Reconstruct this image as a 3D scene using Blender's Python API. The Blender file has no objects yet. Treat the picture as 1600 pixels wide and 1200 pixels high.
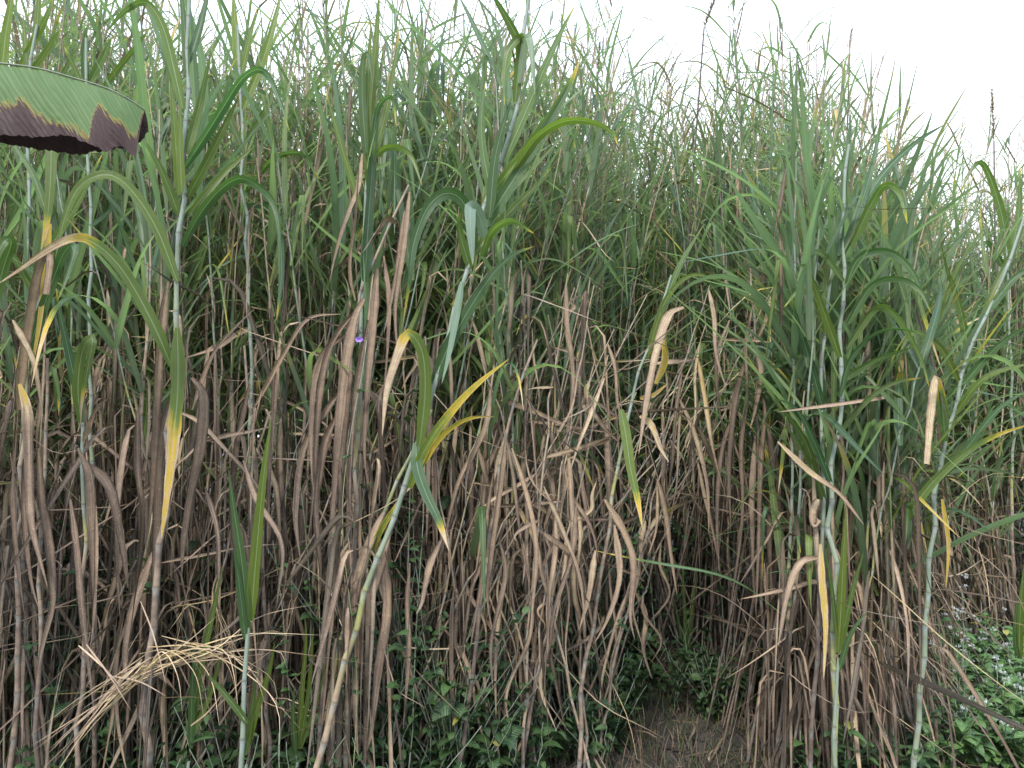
import bpy, math, random
import numpy as np

rng = np.random.default_rng(11)
random.seed(5)
R = math.radians
scene = bpy.context.scene
col = scene.collection

# ------------------------------------------------------------------ camera
CAM_Z, PITCH, FPX = 1.45, R(4.0), 1155.0
cam = bpy.data.cameras.new('camera')
cam.sensor_width = 36.0
cam.lens = 36.0 * FPX / 1600.0
cam.clip_start = 0.05
cam.clip_end = 2000
camo = bpy.data.objects.new('camera', cam)
col.objects.link(camo)
camo.location = (0, 0, CAM_Z)
camo.rotation_euler = (R(90) + PITCH, 0, 0)
scene.camera = camo
CAMP = np.array([0, 0, CAM_Z])


def at(px, py, Y):
    a = (px - 800.0) / FPX
    b = (600.0 - py) / FPX
    dy = math.cos(PITCH) - b * math.sin(PITCH)
    dz = math.sin(PITCH) + b * math.cos(PITCH)
    s = Y / dy
    return np.array([a * s, Y, CAM_Z + dz * s])


def px_of(x, y):
    return 800 + FPX * x / y * 1.0


# ------------------------------------------------------------------ world and sun
world = bpy.data.worlds.new('World')
scene.world = world
world.use_nodes = True
wt = world.node_tree
wt.nodes.clear()
SUN_EL, SUN_AZ = R(50), R(196)       # behind the camera, veiled by thin cloud
sky = wt.nodes.new('ShaderNodeTexSky')
sky.sky_type = 'NISHITA'
sky.sun_disc = False
sky.sun_elevation = SUN_EL
sky.sun_rotation = SUN_AZ
tc = wt.nodes.new('ShaderNodeTexCoord')
sep = wt.nodes.new('ShaderNodeSeparateXYZ')
wt.links.new(tc.outputs['Generated'], sep.inputs[0])
ramp = wt.nodes.new('ShaderNodeMapRange')     # overcast deck: zenith brighter than horizon
ramp.inputs['From Min'].default_value = 0.0
ramp.inputs['From Max'].default_value = 1.0
ramp.inputs['To Min'].default_value = 9.0
ramp.inputs['To Max'].default_value = 21.5
wt.links.new(sep.outputs['Z'], ramp.inputs['Value'])
cn = wt.nodes.new('ShaderNodeTexNoise')
cn.inputs['Scale'].default_value = 2.2
cn.inputs['Detail'].default_value = 5
wt.links.new(tc.outputs['Generated'], cn.inputs['Vector'])
cm = wt.nodes.new('ShaderNodeMapRange')
cm.inputs['From Min'].default_value = 0.3
cm.inputs['From Max'].default_value = 0.7
cm.inputs['To Min'].default_value = 0.9
cm.inputs['To Max'].default_value = 1.1
wt.links.new(cn.outputs['Fac'], cm.inputs['Value'])
mul = wt.nodes.new('ShaderNodeMath')
mul.operation = 'MULTIPLY'
wt.links.new(ramp.outputs[0], mul.inputs[0])
wt.links.new(cm.outputs[0], mul.inputs[1])
cc = wt.nodes.new('ShaderNodeMix')
cc.data_type = 'RGBA'
cc.blend_type = 'MULTIPLY'
cc.inputs[0].default_value = 1.0
tint = wt.nodes.new('ShaderNodeMix')
tint.data_type = 'RGBA'
tint.inputs['A'].default_value = (0.97, 0.99, 1.06, 1)
tint.inputs['B'].default_value = (0.74, 0.96, 1.36, 1)
tz = wt.nodes.new('ShaderNodeMapRange')
tz.inputs['From Min'].default_value = 0.35
tz.inputs['From Max'].default_value = 0.85
wt.links.new(sep.outputs['Z'], tz.inputs['Value'])
wt.links.new(tz.outputs[0], tint.inputs[0])
wt.links.new(tint.outputs['Result'], cc.inputs['A'])
wt.links.new(mul.outputs[0], cc.inputs['B'])
mx = wt.nodes.new('ShaderNodeMix')
mx.data_type = 'RGBA'
mx.inputs[0].default_value = 0.88
wt.links.new(sky.outputs[0], mx.inputs['A'])
wt.links.new(cc.outputs['Result'], mx.inputs['B'])
bg = wt.nodes.new('ShaderNodeBackground')
bg.inputs['Strength'].default_value = 0.15
wt.links.new(mx.outputs['Result'], bg.inputs['Color'])
wo = wt.nodes.new('ShaderNodeOutputWorld')
wt.links.new(bg.outputs[0], wo.inputs[0])

sl = bpy.data.lights.new('sun', 'SUN')
sl.energy = 4.9
sl.angle = R(11)
sl.color = (1.0, 0.95, 0.87)
so = bpy.data.objects.new('sun', sl)
col.objects.link(so)
# nishita: rotation 0 = +Y, clockwise seen from above
sd = np.array([math.sin(SUN_AZ) * math.cos(SUN_EL), math.cos(SUN_AZ) * math.cos(SUN_EL), math.sin(SUN_EL)])
so.rotation_euler = (math.pi / 2 - SUN_EL, 0, math.atan2(sd[1], sd[0]) + math.pi / 2)

scene.view_settings.view_transform = 'Standard'
scene.view_settings.look = 'None'
scene.view_settings.exposure = 0
scene.cycles.max_bounces = 4
scene.cycles.transmission_bounces = 4
scene.cycles.diffuse_bounces = 1
scene.cycles.adaptive_threshold = 0.02


# ------------------------------------------------------------------ materials
class NT:
    def __init__(self, name):
        self.m = bpy.data.materials.new(name)
        self.m.use_nodes = True
        self.t = self.m.node_tree
        self.t.nodes.clear()
        self.out = self.n('ShaderNodeOutputMaterial')

    def n(self, typ, **kw):
        nd = self.t.nodes.new(typ)
        for k, v in kw.items():
            setattr(nd, k, v)
        return nd

    def l(self, a, b):
        self.t.links.new(a, b)

    def math(self, op, a, b=None, clamp=False):
        nd = self.n('ShaderNodeMath', operation=op)
        nd.use_clamp = clamp
        for i, v in enumerate((a, b)):
            if v is None:
                continue
            if isinstance(v, (int, float)):
                nd.inputs[i].default_value = v
            else:
                self.l(v, nd.inputs[i])
        return nd.outputs[0]

    def maprange(self, v, a, b, c, d):
        nd = self.n('ShaderNodeMapRange')
        self.l(v, nd.inputs['Value'])
        for k, x in zip(('From Min', 'From Max', 'To Min', 'To Max'), (a, b, c, d)):
            nd.inputs[k].default_value = x
        return nd.outputs[0]

    def mix(self, fac, a, b, blend='MIX'):
        nd = self.n('ShaderNodeMix', data_type='RGBA', blend_type=blend)
        for sock, v in ((nd.inputs[0], fac), (nd.inputs['A'], a), (nd.inputs['B'], b)):
            if isinstance(v, (int, float)):
                sock.default_value = v
            elif isinstance(v, tuple):
                sock.default_value = v if len(v) == 4 else v + (1,)
            else:
                self.l(v, sock)
        return nd.outputs['Result']

    def ramp(self, fac, stops):
        nd = self.n('ShaderNodeValToRGB')
        e = nd.color_ramp.elements
        while len(e) < len(stops):
            e.new(0.5)
        for el, (p, c) in zip(e, stops):
            el.position = p
            el.color = c + (1,)
        self.l(fac, nd.inputs[0])
        return nd.outputs[0]

    def noise(self, vec, scale, detail=3, vscale=None):
        if vscale is not None:
            mp = self.n('ShaderNodeMapping')
            mp.inputs['Scale'].default_value = vscale
            self.l(vec, mp.inputs[0])
            vec = mp.outputs[0]
        nd = self.n('ShaderNodeTexNoise')
        nd.inputs['Scale'].default_value = scale
        nd.inputs['Detail'].default_value = detail
        self.l(vec, nd.inputs['Vector'])
        return nd.outputs['Fac']


def blade_material():
    k = NT('grass_blade')
    at_ = k.n('ShaderNodeAttribute', attribute_name='state')
    sc_ = k.n('ShaderNodeSeparateColor')
    k.l(at_.outputs['Color'], sc_.inputs[0])
    st, rnd, bri = sc_.outputs[0], sc_.outputs[1], sc_.outputs[2]
    uv = k.n('ShaderNodeUVMap')
    su = k.n('ShaderNodeSeparateXYZ')
    k.l(uv.outputs[0], su.inputs[0])
    geo = k.n('ShaderNodeNewGeometry')
    n1 = k.noise(geo.outputs['Position'], 38, 4)
    n2 = k.noise(geo.outputs['Position'], 240, 2)
    # centre distance across the blade 0..1
    cd = k.math('MULTIPLY', k.math('ABSOLUTE', k.math('SUBTRACT', su.outputs[0], 0.5)), 2.0)
    # blotchy ageing: noise plus a drier margin
    age = k.math('ADD', st, k.math('MULTIPLY', k.math('SUBTRACT', n1, 0.5), 0.20))
    # lengthwise streaks, strong once dry
    comb = k.n('ShaderNodeCombineXYZ')
    k.l(k.math('ADD', k.math('MULTIPLY', su.outputs[0], 9.0), k.math('MULTIPLY', rnd, 57.0)), comb.inputs[0])
    k.l(k.math('MULTIPLY', su.outputs[1], 2.2), comb.inputs[1])
    k.l(k.math('MULTIPLY', rnd, 31.0), comb.inputs[2])
    n3 = k.noise(comb.outputs[0], 1.0, 4)
    mid = k.math('MULTIPLY', k.maprange(st, 0.06, 0.22, 0.0, 1.0), k.maprange(st, 0.5, 0.66, 1.0, 0.0))
    mid = k.math('MULTIPLY', mid, k.math('SUBTRACT', n3, 0.5))
    age = k.math('ADD', age, k.math('MULTIPLY', mid, 0.75))
    mar = k.math('MULTIPLY', k.math('POWER', cd, 5.0), k.math('MULTIPLY', st, 0.5))
    age = k.math('ADD', age, mar)
    green = k.mix(rnd, (0.042, 0.094, 0.040), (0.110, 0.152, 0.028))
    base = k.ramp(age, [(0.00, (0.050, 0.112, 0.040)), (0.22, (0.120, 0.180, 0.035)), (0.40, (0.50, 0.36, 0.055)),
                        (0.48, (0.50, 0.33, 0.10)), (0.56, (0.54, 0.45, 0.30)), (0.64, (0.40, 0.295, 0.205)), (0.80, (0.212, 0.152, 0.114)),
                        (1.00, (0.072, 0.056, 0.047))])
    gm = k.maprange(age, 0.10, 0.22, 1.0, 0.0)
    base = k.mix(gm, base, green)
    # long veins
    vein = k.math('SINE', k.math('MULTIPLY', su.outputs[0], 75.0))
    base = k.mix(k.math('MULTIPLY', k.math('ADD', vein, 1.0), 0.09), base, (0.02, 0.03, 0.015))
    base = k.mix(k.math('MULTIPLY', k.maprange(n3, 0.48, 0.68, 0.0, 1.0), k.maprange(age, 0.3, 0.7, 0.20, 0.5)), base, (0.05, 0.038, 0.030))
    base = k.mix(k.math('MULTIPLY', k.maprange(n3, 0.44, 0.30, 0.0, 1.0), k.maprange(age, 0.3, 0.7, 0.08, 0.40)), base, (0.42, 0.34, 0.28))
    # pale midrib, on living blades
    rib = k.maprange(cd, 0.03, 0.09, 1.0, 0.0)
    ribf = k.math('MULTIPLY', rib, k.maprange(age, 0.2, 0.75, 0.34, 0.12))
    base = k.mix(ribf, base, (0.42, 0.50, 0.38))
    # dark flecks on dry ones
    fl = k.math('MULTIPLY', k.maprange(n2, 0.60, 0.70, 0.0, 0.55), k.maprange(age, 0.35, 0.6, 0.15, 1.0))
    base = k.mix(fl, base, (0.075, 0.05, 0.04))
    pale = k.math('MULTIPLY', k.maprange(n2, 0.36, 0.28, 0.0, 0.5), k.maprange(age, 0.5, 0.7, 0.0, 1.0))
    base = k.mix(pale, base, (0.5, 0.43, 0.38))
    # waxy underside
    und = k.math('MULTIPLY', geo.outputs['Backfacing'], k.maprange(age, 0.2, 0.6, 0.46, 0.08))
    base = k.mix(und, base, (0.255, 0.325, 0.265))
    val = k.n('ShaderNodeHueSaturation')
    val.inputs['Saturation'].default_value = 1.06
    k.l(k.maprange(bri, 0, 1, 0.5, 1.5), val.inputs['Value'])
    k.l(base, val.inputs['Color'])
    base = val.outputs[0]
    p = k.n('ShaderNodeBsdfPrincipled')
    k.l(base, p.inputs['Base Color'])
    k.l(k.maprange(age, 0.2, 0.6, 0.42, 0.8), p.inputs['Roughness'])
    k.l(k.maprange(age, 0.3, 0.6, 0.50, 0.10), p.inputs['Specular IOR Level'])
    bmp = k.n('ShaderNodeBump')
    bmp.inputs['Strength'].default_value = 0.35
    bmp.inputs['Distance'].default_value = 0.002
    k.l(k.math('ADD', vein, k.math('MULTIPLY', n1, 4.0)), bmp.inputs['Height'])
    k.l(bmp.outputs[0], p.inputs['Normal'])
    tr = k.n('ShaderNodeBsdfTranslucent')
    tcol = k.mix(0.5, base, (0.55, 0.75, 0.10), 'MULTIPLY')
    tb = k.mix(1.0, tcol, (2.3, 2.3, 1.7), 'MULTIPLY')
    k.l(tb, tr.inputs[0])
    ms = k.n('ShaderNodeMixShader')
    k.l(k.maprange(age, 0.3, 0.7, 0.34, 0.08), ms.inputs[0])
    k.l(p.outputs[0], ms.inputs[1])
    k.l(tr.outputs[0], ms.inputs[2])
    k.l(ms.outputs[0], k.out.inputs[0])
    return k.m


def stalk_material():
    k = NT('cane_stalk')
    at_ = k.n('ShaderNodeAttribute', attribute_name='state')
    sc_ = k.n('ShaderNodeSeparateColor')
    k.l(at_.outputs['Color'], sc_.inputs[0])
    st, rnd, bri = sc_.outputs
    uv = k.n('ShaderNodeUVMap')
    su = k.n('ShaderNodeSeparateXYZ')
    k.l(uv.outputs[0], su.inputs[0])
    geo = k.n('ShaderNodeNewGeometry')
    n1 = k.noise(geo.outputs['Position'], 30, 5)
    n2 = k.noise(uv.outputs[0], 9, 3, (14, 0.8, 1))
    age = k.math('ADD', st, k.math('MULTIPLY', k.math('SUBTRACT', n1, 0.5), 0.45))
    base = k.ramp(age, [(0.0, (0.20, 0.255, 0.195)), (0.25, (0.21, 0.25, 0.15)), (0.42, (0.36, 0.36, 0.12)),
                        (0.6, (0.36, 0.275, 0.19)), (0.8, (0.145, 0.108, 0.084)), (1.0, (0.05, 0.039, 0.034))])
    fr = k.math('FRACT', su.outputs[1])
    ring = k.maprange(k.math('ABSOLUTE', k.math('SUBTRACT', fr, 0.5)), 0.470, 0.487, 0.0, 0.55)
    base = k.mix(ring, base, (0.06, 0.055, 0.04))
    wax = k.math('MULTIPLY', k.maprange(fr, 0.70, 0.95, 0.0, 0.42), k.maprange(age, 0.5, 0.9, 1.0, 0.35))
    base = k.mix(wax, base, (0.40, 0.45, 0.44))
    base = k.mix(k.maprange(n2, 0.5, 0.75, 0.0, 0.6), base, (0.10, 0.08, 0.065))
    p = k.n('ShaderNodeBsdfPrincipled')
    hs = k.n('ShaderNodeHueSaturation')
    k.l(k.maprange(bri, 0, 1, 0.5, 1.5), hs.inputs['Value'])
    k.l(base, hs.inputs['Color'])
    k.l(hs.outputs[0], p.inputs['Base Color'])
    p.inputs['Roughness'].default_value = 0.55
    bmp = k.n('ShaderNodeBump')
    bmp.inputs['Strength'].default_value = 0.4
    bmp.inputs['Distance'].default_value = 0.003
    k.l(n2, bmp.inputs['Height'])
    k.l(bmp.outputs[0], p.inputs['Normal'])
    k.l(p.outputs[0], k.out.inputs[0])
    return k.m


def herb_material():
    k = NT('herb_leaf')
    at_ = k.n('ShaderNodeAttribute', attribute_name='state')
    sc_ = k.n('ShaderNodeSeparateColor')
    k.l(at_.outputs['Color'], sc_.inputs[0])
    st, rnd, bri = sc_.outputs
    uv = k.n('ShaderNodeUVMap')
    su = k.n('ShaderNodeSeparateXYZ')
    k.l(uv.outputs[0], su.inputs[0])
    geo = k.n('ShaderNodeNewGeometry')
    n1 = k.noise(geo.outputs['Position'], 60, 3)
    cd = k.math('MULTIPLY', k.math('ABSOLUTE', k.math('SUBTRACT', su.outputs[0], 0.5)), 2.0)
    base = k.mix(rnd, (0.032, 0.085, 0.034), (0.085, 0.165, 0.042))
    base = k.mix(k.maprange(st, 0.1, 0.5, 0, 1), base, (0.42, 0.36, 0.06))
    sv = k.math('SINE', k.math('MULTIPLY', k.math('SUBTRACT', su.outputs[1], k.math('MULTIPLY', cd, 0.22)), 46.0))
    base = k.mix(k.maprange(sv, 0.6, 1.0, 0, 0.25), base, (0.16, 0.24, 0.10))
    base = k.mix(k.maprange(cd, 0.03, 0.10, 0.5, 0.0), base, (0.22, 0.30, 0.13))
    base = k.mix(k.maprange(n1, 0.35, 0.7, 0.0, 0.35), base, (0.02, 0.045, 0.02))
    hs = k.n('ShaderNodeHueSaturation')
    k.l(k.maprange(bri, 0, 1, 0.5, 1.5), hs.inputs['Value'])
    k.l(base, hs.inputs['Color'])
    p = k.n('ShaderNodeBsdfPrincipled')
    k.l(hs.outputs[0], p.inputs['Base Color'])
    p.inputs['Roughness'].default_value = 0.5
    bmp = k.n('ShaderNodeBump')
    bmp.inputs['Strength'].default_value = 0.4
    bmp.inputs['Distance'].default_value = 0.002
    k.l(sv, bmp.inputs['Height'])
    k.l(bmp.outputs[0], p.inputs['Normal'])
    tr = k.n('ShaderNodeBsdfTranslucent')
    k.l(hs.outputs[0], tr.inputs[0])
    ms = k.n('ShaderNodeMixShader')
    ms.inputs[0].default_value = 0.3
    k.l(p.outputs[0], ms.inputs[1])
    k.l(tr.outputs[0], ms.inputs[2])
    k.l(ms.outputs[0], k.out.inputs[0])
    return k.m


def petal_material(name, c0, c1):
    k = NT(name)
    geo = k.n('ShaderNodeNewGeometry')
    n1 = k.noise(geo.outputs['Position'], 300, 2)
    p = k.n('ShaderNodeBsdfPrincipled')
    k.l(k.mix(n1, c0, c1), p.inputs['Base Color'])
    p.inputs['Roughness'].default_value = 0.7
    tr = k.n('ShaderNodeBsdfTranslucent')
    tr.inputs[0].default_value = c1 + (1,)
    ms = k.n('ShaderNodeMixShader')
    ms.inputs[0].default_value = 0.3
    k.l(p.outputs[0], ms.inputs[1])
    k.l(tr.outputs[0], ms.inputs[2])
    k.l(ms.outputs[0], k.out.inputs[0])
    return k.m


def banana_material():
    k = NT('banana_blade')
    at_ = k.n('ShaderNodeAttribute', attribute_name='state')
    sc_ = k.n('ShaderNodeSeparateColor')
    k.l(at_.outputs['Color'], sc_.inputs[0])
    burn, rnd, bri = sc_.outputs
    uv = k.n('ShaderNodeUVMap')
    su = k.n('ShaderNodeSeparateXYZ')
    k.l(uv.outputs[0], su.inputs[0])
    geo = k.n('ShaderNodeNewGeometry')
    vv = su.outputs[0]                       # runs across the veins
    n1 = k.noise(uv.outputs[0], 3.0, 6, (70, 1.1, 1))
    n2 = k.noise(geo.outputs['Position'], 26, 4)
    rib = k.math('SINE', k.math('ADD', k.math('MULTIPLY', vv, 350.0), k.math('MULTIPLY', k.noise(uv.outputs[0], 3.0, 3, (9, 0.3, 1)), 16.0)))
    rib2 = k.math('SINE', k.math('MULTIPLY', vv, 74.0))
    g = k.mix(n2, (0.070, 0.130, 0.040), (0.110, 0.178, 0.066))
    g = k.mix(k.maprange(rib, 0.2, 1.0, 0.0, 0.26), g, (0.19, 0.28, 0.11))
    g = k.mix(k.maprange(rib2, -0.2, 1.0, 0.0, 0.14), g, (0.055, 0.12, 0.045))
    b = k.math('ADD', burn, k.math('MULTIPLY', k.math('SUBTRACT', n1, 0.5), 0.9))
    dry = k.mix(k.noise(uv.outputs[0], 5.0, 4, (40, 2.2, 1)), (0.018, 0.010, 0.010), (0.105, 0.066, 0.060))
    yel = k.mix(k.maprange(b, 0.43, 0.48, 0, 1), g, (0.33, 0.30, 0.055))
    yel = k.mix(k.maprange(b, 0.46, 0.50, 0, 1), yel, (0.21, 0.12, 0.035))
    c = k.mix(k.maprange(b, 0.49, 0.53, 0, 1), yel, dry)
    # dry purple-brown lower side on the half that curls in
    c = k.mix(k.math('MULTIPLY', geo.outputs['Backfacing'], 0.0), c, (0.1, 0.05, 0.04))
    p = k.n('ShaderNodeBsdfPrincipled')
    k.l(c, p.inputs['Base Color'])
    p.inputs['Roughness'].default_value = 0.62
    p.inputs['Specular IOR Level'].default_value = 0.25
    bmp = k.n('ShaderNodeBump')
    bmp.inputs['Strength'].default_value = 0.3
    bmp.inputs['Distance'].default_value = 0.003
    k.l(k.math('ADD', rib, k.math('MULTIPLY', rib2, 2.0)), bmp.inputs['Height'])
    k.l(bmp.outputs[0], p.inputs['Normal'])
    tr = k.n('ShaderNodeBsdfTranslucent')
    k.l(c, tr.inputs[0])
    ms = k.n('ShaderNodeMixShader')
    ms.inputs[0].default_value = 0.2
    k.l(p.outputs[0], ms.inputs[1])
    k.l(tr.outputs[0], ms.inputs[2])
    k.l(ms.outputs[0], k.out.inputs[0])
    return k.m


def ground_material():
    k = NT('earth')
    geo = k.n('ShaderNodeNewGeometry')
    n1 = k.noise(geo.outputs['Position'], 1.3, 6)
    n2 = k.noise(geo.outputs['Position'], 22, 6)
    n3 = k.noise(geo.outputs['Position'], 120, 3)
    c = k.mix(n2, (0.034, 0.029, 0.027), (0.095, 0.082, 0.076))
    c = k.mix(k.maprange(n1, 0.45, 0.65, 0, 0.6), c, (0.06, 0.075, 0.035))
    c = k.mix(k.maprange(n3, 0.5, 0.7, 0, 0.5), c, (0.04, 0.03, 0.025))
    p = k.n('ShaderNodeBsdfPrincipled')
    k.l(c, p.inputs['Base Color'])
    p.inputs['Roughness'].default_value = 0.95
    bmp = k.n('ShaderNodeBump')
    bmp.inputs['Strength'].default_value = 0.9
    bmp.inputs['Distance'].default_value = 0.03
    k.l(k.math('ADD', n2, n3), bmp.inputs['Height'])
    k.l(bmp.outputs[0], p.inputs['Normal'])
    k.l(p.outputs[0], k.out.inputs[0])
    return k.m


M_BLADE = blade_material()
M_STALK = stalk_material()
M_HERB = herb_material()
M_BAN = banana_material()
M_EARTH = ground_material()
M_WHITE = petal_material('white_petal', (0.62, 0.64, 0.60), (0.80, 0.82, 0.80))
M_PURPLE = petal_material('purple_petal', (0.30, 0.16, 0.62), (0.42, 0.26, 0.78))


# ------------------------------------------------------------------ mesh helpers
class Acc:
    def __init__(self):
        self.V, self.F, self.U, self.C = [], [], [], []
        self.n = 0

    def add(self, V, F, U, C):
        self.V.append(V.reshape(-1, 3))
        self.F.append(F.reshape(-1, 4) + self.n)
        self.U.append(U.reshape(-1, 2))
        self.C.append(C.reshape(-1, 3))
        self.n += self.V[-1].shape[0]
        return self

    def build(self, name, mat, parent=None, origin=None):
        V = np.concatenate(self.V)
        F = np.concatenate(self.F).astype(np.int32)
        U = np.concatenate(self.U)
        C = np.concatenate(self.C)
        if origin is not None:
            V = V - np.asarray(origin)
        me = bpy.data.meshes.new(name)
        me.vertices.add(len(V))
        me.vertices.foreach_set('co', V.astype(np.float32).ravel())
        me.loops.add(F.size)
        me.loops.foreach_set('vertex_index', F.ravel())
        me.polygons.add(len(F))
        me.polygons.foreach_set('loop_start', np.arange(0, F.size, 4, dtype=np.int32))
        me.polygons.foreach_set('use_smooth', np.ones(len(F), dtype=bool))
        uvl = me.uv_layers.new(name='UVMap')
        uvl.data.foreach_set('uv', U[F.ravel()].astype(np.float32).ravel())
        ca = me.color_attributes.new('state', 'FLOAT_COLOR', 'POINT')
        ca.data.foreach_set('color', np.hstack([C, np.ones((len(C), 1))]).astype(np.float32).ravel())
        me.update(calc_edges=True)
        me.materials.append(mat)
        o = bpy.data.objects.new(name, me)
        col.objects.link(o)
        if parent is not None:
            o.parent = parent
        return o


def grid_faces(N, S, K):
    """N strips of (S+1) rows x K columns -> quads"""
    i = np.arange(S)[:, None]
    j = np.arange(K - 1)[None, :]
    a = (i * K + j).ravel()
    q = np.stack([a, a + K, a + K + 1, a + 1], 1)
    return (np.arange(N)[:, None, None] * ((S + 1) * K) + q[None]).reshape(-1, 4)


def smooth(x):
    x = np.clip(x, 0, 1)
    return x * x * (3 - 2 * x)


def profile(t, kind):
    if kind == 'blade':
        return np.minimum(1, 0.5 + t / 0.14 * 0.5) * np.clip(1 - t ** 2.3, 0, 1) ** 0.85 + 0.012
    if kind == 'dead':
        return np.minimum(1, 0.30 + t / 0.16 * 0.70) * np.clip(1 - t ** 2.0, 0, 1) ** 0.75 + 0.015
    if kind == 'ovate':
        return np.clip(np.sin(np.pi * np.clip(t, 0, 1) ** 0.72), 0, 1) ** 0.8 * (1 - 0.25 * t) + 0.02
    if kind == 'broken':
        return np.minimum(1, 0.5 + t / 0.14 * 0.5) * (1 - 0.35 * t)
    return np.clip(1 - 0.75 * t, 0.1, 1)


def V1(x, N):
    return np.broadcast_to(np.asarray(x, float), (N,)).copy()


def leaves(acc, base, az, th0, th1, sk, kw, L, W, st0=0.0, st1=None, tm=0.7, bri=0.5, rnd=None, fold=0.3, tw0=0.0,
           tw1=0.0, drift=0.0, ruff=0.0, S=12, K=3, kind='blade', sag=0.0):
    base = np.asarray(base, float).reshape(-1, 3)
    N = len(base)
    az, th0, th1, sk, kw, L, W = [V1(x, N) for x in (az, th0, th1, sk, kw, L, W)]
    st0 = V1(st0, N)
    st1 = st0 if st1 is None else V1(st1, N)
    tm, bri, fold, tw0, tw1, drift, ruff, sag = [V1(x, N) for x in (tm, bri, fold, tw0, tw1, drift, ruff, sag)]
    rnd = rng.random(N) if rnd is None else V1(rnd, N)
    t = np.linspace(0, 1, S + 1)[None]
    th = th0[:, None] + (th1 - th0)[:, None] * smooth((t - sk[:, None]) / kw[:, None]) - sag[:, None] * t
    ph = rng.random((N, 1)) * 6.28
    a = az[:, None] + drift[:, None] * t + 0.10 * np.sin(t * 5 + ph)
    d = np.stack([np.cos(th) * np.cos(a), np.cos(th) * np.sin(a), np.sin(th)], -1)
    P = np.zeros((N, S + 1, 3))
    P[:, 1:] = np.cumsum(0.5 * (d[:, 1:] + d[:, :-1]), 1) * (L / S)[:, None, None]
    P += base[:, None]
    b = np.stack([-np.sin(a), np.cos(a), 0 * a], -1)
    n = np.cross(d, b)
    strip(acc, P, b, n, W, t, tw0, tw1, fold, ruff, st0, st1, tm, rnd, bri, S, K, kind)


def strip(acc, P, b, n, W, t, tw0, tw1, fold, ruff, st0, st1, tm, rnd, bri, S, K, kind):
    N = len(P)
    tw = tw0[:, None] + tw1[:, None] * t
    b2 = b * np.cos(tw)[..., None] + n * np.sin(tw)[..., None]
    n2 = n * np.cos(tw)[..., None] - b * np.sin(tw)[..., None]
    w = 0.5 * W[:, None] * profile(t, kind)
    if kind in ('dead', 'broken'):
        w = w * (1 + 0.07 * np.sin(t * 13 + rnd[:, None] * 40) + 0.06 * np.sin(t * 47 + rnd[:, None] * 90))
    f = fold[:, None] * (1 - 0.6 * t)
    ph = rng.random((N, 1)) * 6.28
    rl = ruff[:, None] * np.sin(t * 17 + ph)
    rr = ruff[:, None] * np.sin(t * 19 + ph * 2 + 1)
    out, us = [], []
    if K == 5:
        q = np.interp(t[0] * 11, np.arange(13), rng.normal(0, 1, 13))
        q2 = np.interp(t[0] * 15, np.arange(17), rng.normal(0, 1, 17))
        ks = ((-1, rl + 0.3 * ruff[:, None] * q2), (-0.5, ruff[:, None] * q), (0, None), (0.5, -ruff[:, None] * q), (1, rr + 0.3 * ruff[:, None] * q))
    elif K == 3:
        ks = ((-1, rl), (0, None), (1, rr))
    else:
        ks = ((-1, rl), (1, rr))
    for s, r in ks:
        if s == 0:
            out.append(P)
        else:
            out.append(P + s * b2 * (w * np.cos(f))[..., None] + n2 * (w * (np.sin(f) * abs(s) + r))[..., None])
        us.append(0.5 + 0.5 * s)
    V = np.stack(out, 2)
    U = np.zeros(V.shape[:3] + (2,))
    U[..., 0] = np.array(us)[None, None, :]
    U[..., 1] = np.broadcast_to(t[..., None], V.shape[:3])
    C = np.zeros(V.shape[:3] + (3,))
    st = st0[:, None] + (st1 - st0)[:, None] * smooth((t - tm[:, None] + 0.12) / 0.24)
    C[..., 0] = st[..., None]
    C[..., 1] = rnd[:, None, None]
    C[..., 2] = bri[:, None, None]
    acc.add(V, grid_faces(N, S, len(ks)), U, C)


def resample(P, n):
    """Catmull-Rom through the points, n+1 samples evenly spaced along it"""
    P = np.asarray(P, float)
    if len(P) == 2:
        P = np.array([P[0], (P[0] + P[1]) / 2, P[1]])
    Q = np.vstack([2 * P[0] - P[1], P, 2 * P[-1] - P[-2]])
    out = []
    for i in range(1, len(Q) - 2):
        u = np.linspace(0, 1, 16, endpoint=False)[:, None]
        p0, p1, p2, p3 = Q[i - 1], Q[i], Q[i + 1], Q[i + 2]
        out.append(0.5 * (2 * p1 + (p2 - p0) * u + (2 * p0 - 5 * p1 + 4 * p2 - p3) * u ** 2 + (3 * p1 - p0 - 3 * p2 + p3) * u ** 3))
    out.append(P[-1:])
    C = np.vstack(out)
    d = np.concatenate([[0], np.cumsum(np.linalg.norm(np.diff(C, axis=0), axis=1))])
    s = np.linspace(0, d[-1], n + 1)
    return np.stack([np.interp(s, d, C[:, k]) for k in range(3)], 1), d[-1]


def sample_at(P, dist):
    seg = np.linalg.norm(np.diff(P, axis=0), axis=1)
    d = np.concatenate([[0], np.cumsum(seg)])
    return np.stack([np.interp(dist, d, P[:, k]) for k in range(3)], 1), d[-1]


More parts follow.
